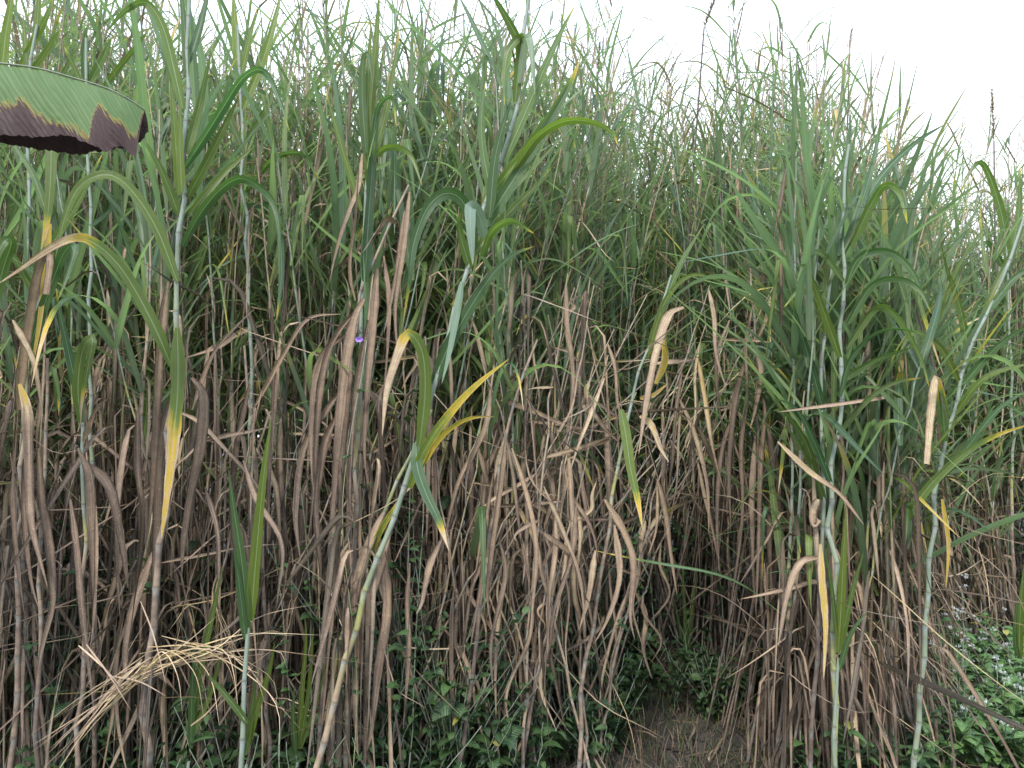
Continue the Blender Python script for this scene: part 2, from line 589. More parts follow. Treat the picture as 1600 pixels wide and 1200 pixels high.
def tube(acc, P, r, sides=6, uvy=None, st=0.0, rnd=0.5, bri=0.5):
    P = np.asarray(P, float)
    n = len(P)
    r = np.broadcast_to(np.asarray(r, float), (n,))
    st = np.broadcast_to(np.asarray(st, float), (n,))
    T = np.gradient(P, axis=0)
    T /= np.linalg.norm(T, axis=1)[:, None] + 1e-9
    ref = np.array([0.0, 1, 0]) if abs(T[:, 1]).max() < 0.9 else np.array([1.0, 0, 0.02])
    A = np.cross(T, ref)
    A /= np.linalg.norm(A, axis=1)[:, None] + 1e-9
    B = np.cross(T, A)
    ang = np.linspace(0, 2 * np.pi, sides + 1)
    V = P[:, None] + r[:, None, None] * (A[:, None] * np.cos(ang)[None, :, None] + B[:, None] * np.sin(ang)[None, :, None])
    U = np.zeros((n, sides + 1, 2))
    U[..., 0] = (ang / (2 * np.pi))[None]
    U[..., 1] = (np.linspace(0, 1, n) if uvy is None else uvy)[:, None]
    C = np.zeros((n, sides + 1, 3))
    C[..., 0] = st[:, None]
    C[..., 1] = rnd
    C[..., 2] = bri
    acc.add(V[None], grid_faces(1, n - 1, sides + 1), U, C)


def cane(acc, P, r0, r1, inter=0.14, sides=6, st0=0.8, st1=0.0, tst=0.45, bri=0.5, jog=0.0):
    """jointed stalk along the polyline P: swollen rings at every node; returns node points"""
    _, L = sample_at(P, [0.0])
    nn = max(2, int(L / inter))
    nodes = (np.arange(nn) + 0.3 + rng.uniform(-0.12, 0.12, nn)) * inter
    nodes = nodes[nodes < L * 0.985]
    ds, rad, uvy = [0.0], [1.0], [0.3]
    for k, d in enumerate(nodes):
        for off, rr, uo in ((-0.012, 0.97, -0.03), (-0.003, 1.16, -0.008), (0.003, 1.16, 0.008), (0.012, 1.0, 0.03)):
            ds.append(d + off)
            rad.append(rr)
            uvy.append(k + 1 + uo)
        if k + 1 < len(nodes):
            ds.append((d + nodes[k + 1]) / 2)
            rad.append(0.95)
            uvy.append(k + 1.5)
    ds.append(L)
    rad.append(0.9)
    uvy.append(len(nodes) + 0.6)
    ds = np.clip(np.array(ds), 0, L)
    Q, _ = sample_at(P, ds)
    if jog:
        j = rng.normal(0, jog, (len(nodes) + 3, 2))
        ki = np.clip(np.array(uvy), 0, len(nodes) + 1)
        Q[:, 0] += np.interp(ki, np.arange(len(j)), j[:, 0])
        Q[:, 1] += np.interp(ki, np.arange(len(j)), j[:, 1])
    tt = ds / L
    r = (r0 + (r1 - r0) * tt) * np.array(rad)
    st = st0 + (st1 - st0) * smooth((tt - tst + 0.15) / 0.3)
    tube(acc, Q, r, sides, np.array(uvy), st, rng.random(), bri)
    N, _ = sample_at(P, nodes)
    return N, nodes, L


def thing(name, label, cat, loc, group=None):
    o = bpy.data.objects.new(name, None)
    o.empty_display_size = 0.1
    col.objects.link(o)
    o.location = tuple(float(v) for v in loc)
    o['label'] = label
    o['category'] = cat
    if group:
        o['group'] = group
    return o


G = (0.03, 0.03, 0.9)


def hero_leaf(root, pts, Y0, Y1=None, w=20, st=(0.0, 0.0, 0.7), roll=0.0, fold=0.35, kind='blade', tw=0.0, name='leaf',
              label=None, bri=None, ruff=None, rnd=None, S=32):
    dry = st[0] > 0.3
    ruff = (0.10 if dry else 0.05) if ruff is None else ruff
    bri = (random.uniform(0.4, 0.62) if dry else random.uniform(0.55, 0.85)) if bri is None else bri
    roll += random.gauss(0, 0.15)
    tw += random.gauss(0, 0.5 if dry else 0.35)
    if st == G and random.random() < 0.6:
        st = (0.02, random.uniform(0.2, 0.6), random.uniform(0.88, 0.97))
    Y1 = Y0 if Y1 is None else Y1
    n = len(pts)
    P3 = np.array([at(p[0], p[1], Y0 + (Y1 - Y0) * i / (n - 1)) for i, p in enumerate(pts)])
    P, L = resample(P3, S)
    T = np.gradient(P, axis=0)
    T /= np.linalg.norm(T, axis=1)[:, None]
    view = P - CAMP
    view /= np.linalg.norm(view, axis=1)[:, None]
    b = np.cross(T, view)
    b /= np.linalg.norm(b, axis=1)[:, None] + 1e-9
    nn = np.cross(T, b)
    acc = Acc()
    strip(acc, P[None], b[None], nn[None], np.array([w * (0.74 if dry else 0.76) * 0.5 * (Y0 + Y1) / FPX]), np.linspace(0, 1, S + 1)[None],
          np.array([roll]), np.array([tw]), np.array([fold]), np.array([ruff]), np.array([st[0]]), np.array([st[1]]),
          np.array([st[2]]), np.array([random.random() if rnd is None else rnd]), np.array([bri]), S, 5, kind)
    o = acc.build(name, M_BLADE, root, root.location)
    if label:
        o['label'] = label
    return o


def ground_pt(px, Y):
    p = at(px, 600, Y)
    return np.array([p[0], Y, 0.0])


def hero_cane(name, label, pts, Y, r0, r1, leaf_list, cat='cane', st0=0.75, st1=0.0, tst=0.4, inter=0.13, lean=0.0, group=None):
    P3 = [at(x, y, Y) for x, y in pts]
    d = P3[0] - P3[1]
    d = d / max(1e-6, -d[2])
    z0 = P3[0][2]
    foot = P3[0] + d * z0 * 0.8
    foot[2] = 0
    P = np.vstack([[foot], P3])
    P, L = resample(P, 40)
    root = thing(name, label, cat, foot, group)
    acc = Acc()
    cane(acc, P, r0, r1, inter, 10, st0, st1, tst, jog=0.006)
    acc.build('stalk', M_STALK, root, foot)
    for lf in leaf_list:
        kw = dict(lf[1])
        hero_leaf(root, lf[0], **kw)
    return root


# ------------------------------------------------------------------ ground
def make_ground():
    n = 140
    g = np.concatenate([-np.geomspace(400, 9, 24), np.linspace(-8.8, 8.8, 120), np.geomspace(9, 400, 24)])
    X, Yg = np.meshgrid(g, g + 4.0)
    Z = 0.018 * np.sin(X * 2.1 + 0.4) * np.sin(Yg * 1.7) + 0.012 * np.sin(X * 5.3 + Yg * 4.1) + 0.02 * np.sin(X * 0.6 + Yg * 0.5) - 0.03
    m = len(g)
    V = np.stack([X, Yg, Z], -1)
    U = np.stack([X, Yg], -1)
    C = np.zeros((m, m, 3))
    a = Acc()
    a.add(V, grid_faces(1, m - 1, m), U, C)
    o = a.build('ground', M_EARTH)
    o['kind'] = 'structure'


make_ground()

# ------------------------------------------------------------------ layout of the thicket
PXK = [-700, -300, 0, 200, 400, 550, 700, 830, 930, 1000, 1130, 1215, 1250, 1415, 1450, 1500, 1600, 1900, 2400]
FRONT = [3.0, 3.0, 3.0, 3.0, 2.95, 2.9, 3.0, 3.3, 3.7, 4.5, 4.8, 4.5, 3.25, 3.25, 4.6, 4.9, 5.0, 5.0, 5.0]
SKYP = [-700, 0, 200, 400, 550, 700, 830, 950, 1050, 1120, 1200, 1260, 1320, 1400, 1500, 1600, 2400]
SKYL = [10, 10, 30, 55, 75, 70, 60, 130, 165, 150, 110, 175, 255, 315, 350, 335, 335]
GRP = [-700, 0, 400, 700, 900, 1000, 1180, 1240, 1450, 1600, 2400]
GREENZ = [1.7, 1.7, 1.62, 1.5, 1.30, 1.35, 1.45, 1.1, 0.95, 0.9, 0.9]


def front(px): return np.interp(px, PXK, FRONT)
def skyl(px): return np.interp(px, SKYP, SKYL)
def greenz(px): return np.interp(px, GRP, GREENZ)


ZONES = [(-9999, 240, 'below the banana leaf at far left'),
         (240, 480, 'between tall pale cane and brown bundle'),
         (480, 720, 'around the big brown leaf bundle'),
         (720, 940, 'behind the leaning centre cane'),
         (940, 1225, 'around the dark hollow right of centre'),
         (1225, 1455, 'in the green clump right of hollow'),
         (1455, 9999, 'behind the white-flowered weeds')]


def zone(px):
    for a, b, s in ZONES:
        if a <= px < b:
            return s


def top_height(px, Y, lo, hi, cap):
    z = at(px, skyl(px), Y)[2]
    return min(z * rng.uniform(lo, hi), cap * rng.uniform(0.93, 1.05))


def cane_leaf_sets(P, L, px, gz, dense=1.0, far=False, accg=None, accd=None, depth=0.0):
    """green blades on the upper nodes, dead hanging ones below"""
    H = P[-1, 2]
    inter = rng.uniform(0.10, 0.15) / dense
    d = np.arange(0.25, L * 0.995, inter)
    pos, _ = sample_at(P, d)
    z = pos[:, 2]
    az = rng.uniform(0, 6.28) + np.arange(len(d)) * np.pi + rng.normal(0, 0.55, len(d))
    g = (z > gz + rng.normal(0, 0.28, len(d))) & (rng.random(len(d)) > (0.17 if z.max() > gz else 0.0))
    t = d / L
    # green
    gi = np.where(g)[0]
    if len(gi):
        gi = np.concatenate([gi, gi[rng.random(len(gi)) < 0.6]])
        N = len(gi)
        az = az + rng.normal(0, 0.3, len(az))
        u = rng.random(N)
        topness = np.clip((t[gi] - 0.6) / 0.4, 0, 1)
        th0 = R(1) * (rng.uniform(36, 74, N) + 10 * topness)
        th1 = np.where(u < 0.56 + 0.30 * topness, th0 - R(1) * rng.uniform(2, 30, N),
                       np.where(u < 0.82, R(1) * rng.uniform(-75, -5, N), R(1) * rng.uniform(-88, -70, N)))
        sk = np.where(u > 0.82, rng.uniform(0.25, 0.55, N), rng.uniform(0.12, 0.42, N))
        kw = np.where(u > 0.82, 0.10, rng.uniform(0.4, 0.75, N))
        Lf = rng.uniform(0.55, 1.05, N) * (1 - 0.22 * topness)
        W = rng.uniform(0.012, 0.038, N)
        old = np.clip((gz + 0.55 - z[gi]) / 0.6, 0, 1)
        s1 = np.where(rng.random(N) < 0.10 + 0.35 * old, rng.uniform(0.25, 0.66, N), 0.03)
        leaves(accg, pos[gi] + rng.normal(0, 0.012, (N, 3)), az[gi] + rng.normal(0, 0.5, N), th0, th1, sk, kw, Lf, W, st0=rng.uniform(0, 0.10, N), st1=s1,
               tm=rng.uniform(0.55, 0.95, N), bri=rng.uniform(0.36, 0.86, N), fold=rng.uniform(0.1, 0.5, N),
               tw0=rng.normal(0, 0.25, N), tw1=rng.normal(0, 0.7, N), drift=rng.normal(0, 0.55, N), ruff=0.05,
               S=8 if far else 13, K=2 if far else 3)
    zmin = np.interp(px, [-700, 900, 960, 1190, 1230, 1440, 1480, 2400], [0.45, 0.45, 1.0, 1.0, 0.35, 0.35, 0.55, 0.55])
    di = np.where(~g & (z > zmin + rng.normal(0, 0.15, len(d))))[0]
    if len(di) and accd is not None:
        rep = 1 if far else 2
        di = np.repeat(di, rep)
        N = len(di)
        keep = rng.random(N) < (np.interp(depth, [0.0, 0.35, 0.9, 2.0], [0.80, 0.66, 0.22, 0.10]) if not far else 0.10)
        di = di[keep]
        N = len(di)
        if N:
            a2 = az[di] + rng.normal(0, 0.9, N)
            th0 = R(1) * rng.uniform(-40, 60, N)
            th1 = R(1) * np.where(rng.random(N) < 0.6, rng.uniform(-94, -82, N), rng.uniform(-84, -55, N))
            Lf = rng.uniform(0.35, 0.95, N)
            W = rng.uniform(0.008, 0.030, N)
            stray = rng.random(N) < 0.07
            th1 = np.where(stray, R(1) * rng.uniform(-60, 15, N), th1)
            leaves(accd, pos[di], a2, th0, th1, rng.uniform(0, 0.06, N), rng.uniform(0.05, 0.2, N), Lf, W,
                   st0=rng.uniform(0.60, 0.95, N), st1=rng.uniform(0.64, 1.0, N), tm=rng.uniform(0.2, 0.8, N),
                   bri=rng.uniform(0.15, 0.9, N), fold=rng.uniform(0.2, 1.2, N), tw0=rng.uniform(-1.2, 1.2, N),
                   tw1=rng.normal(0, 1.5, N), drift=rng.normal(0, 0.6, N), ruff=rng.uniform(0.05, 0.35, N),
                   S=7 if far else 13, K=2 if far else 3, kind='dead')
            # thin straws sticking out every way
            M = N // 3
            if M and not far:
                si = rng.choice(di, M)
                leaves(accd, pos[si], rng.uniform(0, 6.28, M), R(1) * rng.uniform(-60, 75, M), R(1) * rng.uniform(-85, 60, M), rng.uniform(0, 0.7, M),
                       rng.uniform(0.05, 0.6, M), rng.uniform(0.3, 0.85, M), rng.uniform(0.003, 0.009, M), st0=rng.uniform(0.52, 0.78, M),
                       bri=rng.uniform(0.35, 0.85, M), fold=0.5, tw1=rng.normal(0, 1.5, M), drift=rng.normal(0, 0.5, M), S=9, K=2)
            # torn sheaths clasping the stem
            M = N // 3
            if M and not far:
                si = rng.choice(di, M)
                leaves(accd, pos[si] - [0, 0, 0.05], az[si], R(1) * rng.uniform(78, 92, M), R(1) * rng.uniform(45, 88, M), 0.4, 0.5,
                       rng.uniform(0.12, 0.26, M), rng.uniform(0.016, 0.026, M), st0=rng.uniform(0.55, 0.85, M),
                       bri=rng.uniform(0.4, 0.7, M), fold=1.0, ruff=0.2, S=6, kind='dead')


def stem_curve(x, y, H, leanx, leany, bow, n=14):
    t = np.linspace(0, 1, n)
    w = 0.012 * np.cumsum(rng.normal(0, 1, (n, 2)), 0) * 0.6
    P = np.stack([x + leanx * H * t + bow[0] * t ** 2.2 + w[:, 0] * t, y + leany * H * t + bow[1] * t ** 2.2 + w[:, 1] * t, H * t], 1)
    return P


N_CANE, N_THIN, N_DRY = 290, 270, 140
# ------------------------------------------------------------------ individual canes
def rand_spot(depth0, depth1, lo=-120, hi=1720):
    px = rng.uniform(lo, hi)
    Y = front(px) + depth0 + (depth1 - depth0) * rng.random() ** 1.15
    x = (px - 800) / FPX * Y
    return px, x, Y


for i in range(N_CANE):
    px, x, Y = rand_spot(0.0, 2.0)
    if i % 6 == 0:
        px, Y = rng.uniform(1225, 1425), rng.uniform(3.1, 4.0)
        x = (px - 800) / FPX * Y
    H = top_height(px, Y, 0.74, 1.08, 4.1)
    row = 'front' if Y < front(px) + 0.6 else 'back'
    lean = rng.normal(0.03, 0.11)
    if 560 < px < 800:
        lean += 0.12
    P = stem_curve(x - lean * H * 0.6, Y, H * 0.86, lean, rng.normal(-0.01, 0.05), (rng.normal(0, 0.10), rng.normal(-0.04, 0.10)))
    gz = greenz(px) + rng.normal(0, 0.12)
    root = thing('cane_plant', '%s row cane with brown hanging leaves %s' % (row, zone(px)),
                 'cane', P[0], 'cane plants of the thicket')
    sa = Acc()
    r0 = rng.uniform(0.0055, 0.0095)
    g01 = gz / H
    _, _, L = cane(sa, P, r0, 0.003, rng.uniform(0.11, 0.16), 6, rng.uniform(0.72, 1.05), rng.choice([0.0, 0.15, 0.6, 0.72]), min(0.9, g01),  # old brown stalk foot, darkened further for the shade near the ground
                   bri=rng.uniform(0.3, 0.7), jog=0.004)
    sa.build('stalk', M_STALK, root, P[0])
    ag, ad = Acc(), Acc()
    cane_leaf_sets(P, L, px, gz, 1.0, False, ag, ad, Y - front(px))
    if ag.n:
        ag.build('foliage', M_BLADE, root, P[0])
    if ad.n:
        o = ad.build('dead_foliage', M_BLADE, root, P[0])
        o['label'] = 'brown dry leaves hanging from the lower stalk'

# ------------------------------------------------------------------ thin tall grass rising above the canopy
def seed_spike(acc, A, B, r, n=260, st=0.72):
    """bristly bottle-brush spike from A to B"""
    A, B = np.asarray(A), np.asarray(B)
    t = rng.random(n)
    pos = A + (B - A) * t[:, None]
    ax = (B - A) / np.linalg.norm(B - A)
    L = r * (0.6 + 0.7 * np.sin(np.pi * np.clip(t * 0.92 + 0.05, 0, 1))) * rng.uniform(0.7, 1.2, n)
    el0 = math.asin(ax[2])
    leaves(acc, pos, rng.uniform(0, 6.28, n), R(1) * rng.uniform(15, 55, n), R(1) * rng.uniform(20, 60, n), 0, 1, L, r * 0.17, st0=st,
           bri=rng.uniform(0.4, 1.0, n), S=2, K=2, kind='x')
    tube(acc, np.linspace(A, B, 6), r * 0.09, 5, st=st)


for i in range(N_THIN):
    if i < 85:
        px = rng.uniform(-60, 560)
    elif i < 215:
        px = rng.uniform(560, 1330)
    else:
        px = rng.uniform(1330, 1700)
    Y = front(px) + rng.uniform(0.3, 2.3)
    x = (px - 800) / FPX * Y
    s = skyl(px)
    extra = rng.uniform(-40, 170)
    if 1130 < px < 1300:
        extra = rng.uniform(20, 200)
    if px > 1400:
        extra = rng.uniform(-20, 170)
    H = min(at(px, s - extra, Y)[2], 4.7)
    lean0 = 0.10 if 560 < px < 1350 else 0.03
    root = None
    st_a, fo_a, de_a = Acc(), Acc(), Acc()
    ns = rng.integers(3, 5)
    for k in range(ns):
        lean = rng.normal(lean0, 0.09)
        hh = H * rng.uniform(0.82, 1.0)
        P = stem_curve(x - lean * hh * 0.7 + rng.normal(0, 0.04), Y + rng.normal(0, 0.04), hh, lean, rng.normal(0, 0.05),
                       (rng.normal(0.05, 0.14), rng.normal(-0.03, 0.1)), 16)
        if root is None:
            foot = P[0].copy()
            root = thing('slender_grass', 'thin wispy grass rising above the canes %s' % zone(px),
                         'thin grass', foot, 'thin wispy grasses among the canes')
        tube(st_a, P, np.linspace(0.0048, 0.0028, len(P)), 5, np.linspace(0, hh / 0.2, len(P)), np.linspace(0.85, rng.uniform(0.45, 0.75), len(P)),
             rng.random(), rng.uniform(0.3, 0.6))
        L = hh
        dd = np.arange(hh * 0.36, hh * 0.97, rng.uniform(0.07, 0.11))
        pos, _ = sample_at(P, dd)
        N = len(dd)
        az = rng.uniform(0, 6.28) + np.arange(N) * 2.6 + rng.normal(0, 0.6, N)
        u = rng.random(N)
        th0 = R(1) * rng.uniform(30, 72, N)
        th1 = np.where(u < 0.72, th0 - R(1) * rng.uniform(0, 35, N), R(1) * rng.uniform(-60, 10, N))
        dead = rng.random(N) < 0.16
        leaves(fo_a, pos, az, th0, th1, rng.uniform(0.1, 0.4, N), rng.uniform(0.3, 0.7, N), rng.uniform(0.22, 0.55, N),
               rng.uniform(0.008, 0.018, N), st0=np.where(dead, rng.uniform(0.5, 0.8, N), rng.uniform(0.0, 0.14, N)),
               st1=np.where(rng.random(N) < 0.25, 0.6, np.where(dead, 0.8, 0.1)), tm=rng.uniform(0.6, 0.95, N),
               bri=rng.uniform(0.38, 0.7, N), fold=0.3, tw1=rng.normal(0, 1.0, N), drift=rng.normal(0, 0.25, N), S=8, K=2)
    st_a.build('stem', M_STALK, root, foot)
    fo_a.build('foliage', M_BLADE, root, foot)

# ------------------------------------------------------------------ dead canes, standing, leaning or snapped
for i in range(N_DRY):
    px, x, Y = rand_spot(-0.12, 0.9)
    if 930 < px < 1225 and rng.random() < 0.5:
        Y += 0.3
        x = (px - 800) / FPX * Y
    H = rng.uniform(1.1, 2.2) if px < 1230 else rng.uniform(0.8, 1.6)
    lean = rng.normal(0.04, 0.15 if i % 2 else 0.42)
    if i % 3 == 0:
        H *= 0.75
    if 1370 < px < 1520:
        lean = -abs(lean) * 0.4
    P = stem_curve(x - lean * H * 0.4, Y, H, lean, rng.normal(0.0, 0.10), (rng.normal(0, 0.08), rng.normal(0, 0.08)), 10)
    root = thing('dead_cane', 'dead brown leaning cane with shrivelled leaves %s' % zone(px), 'dead cane', P[0],
                 'dead canes along the edge of the thicket')
    sa, ad = Acc(), Acc()
    _, _, L = cane(sa, P, rng.uniform(0.004, 0.008), 0.003, rng.uniform(0.1, 0.15), 6, rng.uniform(0.7, 1.05), rng.uniform(0.55, 0.9), 0.5,
                   bri=rng.uniform(0.35, 0.75), jog=0.005)
    sa.build('stalk', M_STALK, root, P[0])
    cane_leaf_sets(P, L, px, 9.0, 1.0, False, ad, ad, max(0.0, Y - front(px)))
    if ad.n:
        ad.build('dead_foliage', M_BLADE, root, P[0])

# ------------------------------------------------------------------ the rest of the field, one mass
def field_mass():
    ag = Acc()
    n = 1500
    for i in range(n):
        px = rng.uniform(-650, 2250)
        if i < 850:
            Y = front(px) + 1.3 + rng.uniform(0, 2.2)
        else:
            Y = front(px) + 3.2 + 8 * rng.random() ** 1.5
        x = (px - 800) / FPX * Y
        H = min(top_height(px, Y, 0.74, 1.04, 3.9), 4.1)
        P = stem_curve(x, Y, H * 0.88, rng.normal(0.02, 0.07), rng.normal(0, 0.05), (rng.normal(0, 0.1), rng.normal(0, 0.1)), 8)
        tube(ag, P, np.linspace(0.008, 0.003, 8), 4, None, np.linspace(1.1, 0.1, 8), bri=0.3)  # stalk colour darkened, most at the foot, to deepen shade in the gaps
        cane_leaf_sets(P, H * 0.88, px, greenz(px) + rng.normal(0, 0.15), 0.9, True, ag, ag)
    # beyond the frame on both sides, so the wall of grass runs on
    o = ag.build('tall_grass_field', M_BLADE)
    o['label'] = 'dense mass of tall cane grass filling the field behind the front plants'
    o['category'] = 'tall grass'
    o['kind'] = 'stuff'


field_mass()


def undergrowth():
    a = Acc()
    n = 19000
    px = rng.uniform(-350, 1950, n)
    Y = np.array([front(p) for p in px]) + 0.22 + 2.2 * rng.random(n) ** 1.4
    x = (px - 800) / FPX * Y
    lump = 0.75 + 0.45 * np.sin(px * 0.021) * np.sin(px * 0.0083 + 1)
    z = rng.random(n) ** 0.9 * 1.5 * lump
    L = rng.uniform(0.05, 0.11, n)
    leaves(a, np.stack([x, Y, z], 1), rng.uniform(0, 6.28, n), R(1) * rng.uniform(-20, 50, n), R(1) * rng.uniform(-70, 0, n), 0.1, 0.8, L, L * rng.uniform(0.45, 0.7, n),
           bri=rng.uniform(0.0, 0.32, n), rnd=rng.uniform(0, 0.35, n), fold=0.2, S=4, K=3, kind='ovate')  # creeper leaves added as gap fill, coloured dark to stand for shade
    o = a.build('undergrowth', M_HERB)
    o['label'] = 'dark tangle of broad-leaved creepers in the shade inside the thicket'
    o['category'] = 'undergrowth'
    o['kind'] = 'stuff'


undergrowth()

# ------------------------------------------------------------------ hero canes
def lf(pts, Y0, Y1=None, w=20, st=G, **kw):
    d = dict(Y0=Y0, Y1=Y1, w=w, st=st)
    d.update(kw)
    return (pts, d)

YEL = 'leaf turned yellow'
hero_cane('tall_cane', 'tall pale jointed cane with arching green leaves and one long yellow hanging leaf',
          [(228, 1195), (232, 1050), (244, 900), (262, 700), (270, 560), (278, 420), (284, 280), (290, 150), (294, 0), (296, -80)],
          2.45, 0.0125, 0.006, [
    lf([(277, 440), (247, 362), (214, 308), (182, 277), (150, 275), (120, 297), (100, 345), (86, 405)], 2.45, 2.35, 25, roll=0.3, tw=0.5),
    lf([(286, 170), (270, 100), (258, 52), (242, 18), (222, 3), (190, 22), (165, 52)], 2.45, 2.4, 24, roll=-0.4),
    lf([(288, 262), (320, 213), (350, 165), (376, 125), (402, 108), (422, 122), (440, 165), (452, 205)], 2.45, 2.3, 23, roll=0.35),
    lf([(285, 385), (310, 338), (340, 300), (372, 279), (402, 290), (428, 318), (437, 370), (436, 445)], 2.45, 2.3, 23, roll=0.3),
    lf([(280, 305), (274, 220), (268, 140), (266, 112)], 2.42, 2.38, 19, rnd=0.9),
    lf([(292, 240), (310, 170), (324, 105), (331, 72)], 2.46, 2.5, 20, rnd=0.8),
    lf([(293, 310), (328, 243), (358, 182), (374, 148)], 2.46, 2.4, 20, rnd=0.7),
    lf([(296, 335), (345, 275), (400, 226)], 2.5, 2.6, 17),
    lf([(279, 335), (255, 272), (226, 218)], 2.47, 2.4, 19),
    lf([(292, 120), (288, 40), (280, -40)], 2.45, 2.45, 16),
    lf([(293, 100), (310, 50), (330, -30)], 2.46, 2.5, 17),
    lf([(284, 300), (281, 220), (283, 160)], 2.40, 2.38, 17, rnd=1.0),
    lf([(268, 572), (245, 518), (215, 460), (185, 414), (150, 381), (122, 371), (85, 384), (25, 425), (-5, 445)], 2.45, 2.25, 27,
       (0.06, 0.62, 0.62), label='arching leaf green at the base, yellow past the bend and dry at the tip', roll=0.2, rnd=0.7),
    lf([(277, 512), (278, 600), (271, 690), (263, 760), (252, 842)], 2.40, 2.34, 30, (0.13, 0.45, 0.45), kind='dead',
       label='long hanging leaf turned bright yellow', fold=0.25, bri=0.62),
    lf([(262, 440), (252, 520), (244, 640), (238, 760), (228, 860)], 2.5, 2.45, 22, (0.72, 0.78, 0.5), kind='dead', label='dry brown leaf', fold=0.6, tw=0.6),
    lf([(276, 600), (262, 650), (250, 700), (246, 800), (240, 920), (236, 960)], 2.5, 2.5, 26, (0.78, 0.84, 0.5), kind='dead', label='dry brown leaf', fold=0.5, tw=-0.5),
    lf([(300, 590), (318, 620), (312, 700), (296, 780), (286, 850), (284, 900)], 2.52, 2.45, 26, (0.74, 0.85, 0.5), kind='dead', label='dry brown leaf', fold=0.5, tw=0.5),
    ], tst=0.55)

hero_cane('leaning_cane', 'leaning cane at the centre with a fan of long green leaves and tips turned yellow',
          [(545, 1010), (565, 950), (590, 880), (612, 820), (650, 690), (676, 600), (703, 510), (730, 420), (752, 340), (778, 262), (802, 180), (820, 80), (830, -20)],
          2.6, 0.012, 0.006, [
    lf([(676, 600), (702, 540), (735, 480), (770, 428), (802, 398), (835, 385)], 2.6, 2.5, 27, roll=-0.25, rnd=0.1),
    lf([(655, 700), (664, 620), (662, 560), (650, 530), (634, 524), (616, 570), (604, 612), (597, 682)], 2.58, 2.45, 27, (0.05, 0.62, 0.55),
       label='kinked leaf, green below and faded pink beyond the bend', rnd=0.8, fold=0.2),
    lf([(650, 692), (652, 730), (666, 772), (685, 812), (702, 862)], 2.58, 2.45, 25, (0.05, 0.60, 0.78), label='hanging green leaf with yellow and tan tip', fold=0.2),
    lf([(742, 385), (735, 340), (716, 307), (690, 304), (665, 330), (646, 382), (640, 432), (628, 515)], 2.58, 2.35, 27, (0.03, 0.5, 0.85), roll=0.5, tw=-0.4),
    lf([(758, 372), (748, 336), (736, 322), (735, 350), (739, 415)], 2.55, 2.4, 27, rnd=0.0, fold=0.15, roll=3.1),
    lf([(752, 360), (820, 252), (880, 152), (909, 88)], 2.6, 2.6, 28, rnd=0.2, roll=0.3),
    lf([(738, 400), (798, 330), (862, 268)], 2.6, 2.7, 22, rnd=0.8),
    lf([(788, 252), (832, 150), (872, 60), (902, 2)], 2.6, 2.6, 23, rnd=0.5),
    lf([(770, 300), (845, 202), (893, 118)], 2.62, 2.6, 22, rnd=0.9),
    lf([(798, 275), (838, 216), (880, 190), (922, 190), (956, 206), (966, 228)], 2.6, 2.4, 23, roll=0.5, rnd=0.9),
    lf([(820, 110), (808, 60), (782, 12), (762, -20)], 2.6, 2.5, 22, roll=-0.3),
    lf([(805, 160), (812, 90), (815, 58), (795, 78), (788, 120), (788, 165)], 2.6, 2.5, 20, rnd=0.8),
    lf([(812, 130), (820, 70), (826, 56), (832, 90), (836, 150)], 2.58, 2.5, 18, roll=3.0),
    lf([(775, 330), (757, 250), (752, 190), (758, 130)], 2.62, 2.65, 20, rnd=0.4),
    lf([(735, 420), (718, 360), (722, 320)], 2.6, 2.5, 20),
    lf([(765, 340), (775, 240), (800, 150)], 2.58, 2.55, 22, rnd=0.2),
    lf([(640, 762), (664, 702), (700, 650), (742, 604), (796, 560)], 2.58, 2.45, 21, (0.2, 0.36, 0.5), label='green leaf striped with yellow', rnd=0.9),
    lf([(655, 735), (690, 682), (730, 655), (775, 650)], 2.58, 2.4, 13, (0.33, 0.5, 0.8), label=YEL),
    lf([(722, 440), (712, 500), (700, 560), (690, 600)], 2.57, 2.5, 16, rnd=0.0, roll=3.1),
    lf([(752, 400), (770, 360), (800, 345), (835, 365)], 2.58, 2.4, 22, rnd=0.6, roll=0.4),
    ], tst=0.3, st0=0.62)

hero_cane('leaning_cane', 'slender yellow-green cane leaning beside the thicker leaning cane at the centre',
          [(498, 1195), (520, 1060), (546, 945), (575, 870), (600, 800), (625, 745), (650, 690), (672, 640)], 2.72, 0.008, 0.006, [
    lf([(600, 800), (585, 830), (560, 900), (548, 1000), (540, 1080)], 2.7, 2.6, 22, (0.7, 0.85, 0.5), kind='dead', label='dry brown leaf', tw=0.6),
    lf([(575, 870), (600, 820), (640, 760)], 2.7, 2.6, 14, (0.25, 0.5, 0.7)),
    ], tst=0.35, st0=0.7, st1=0.3)

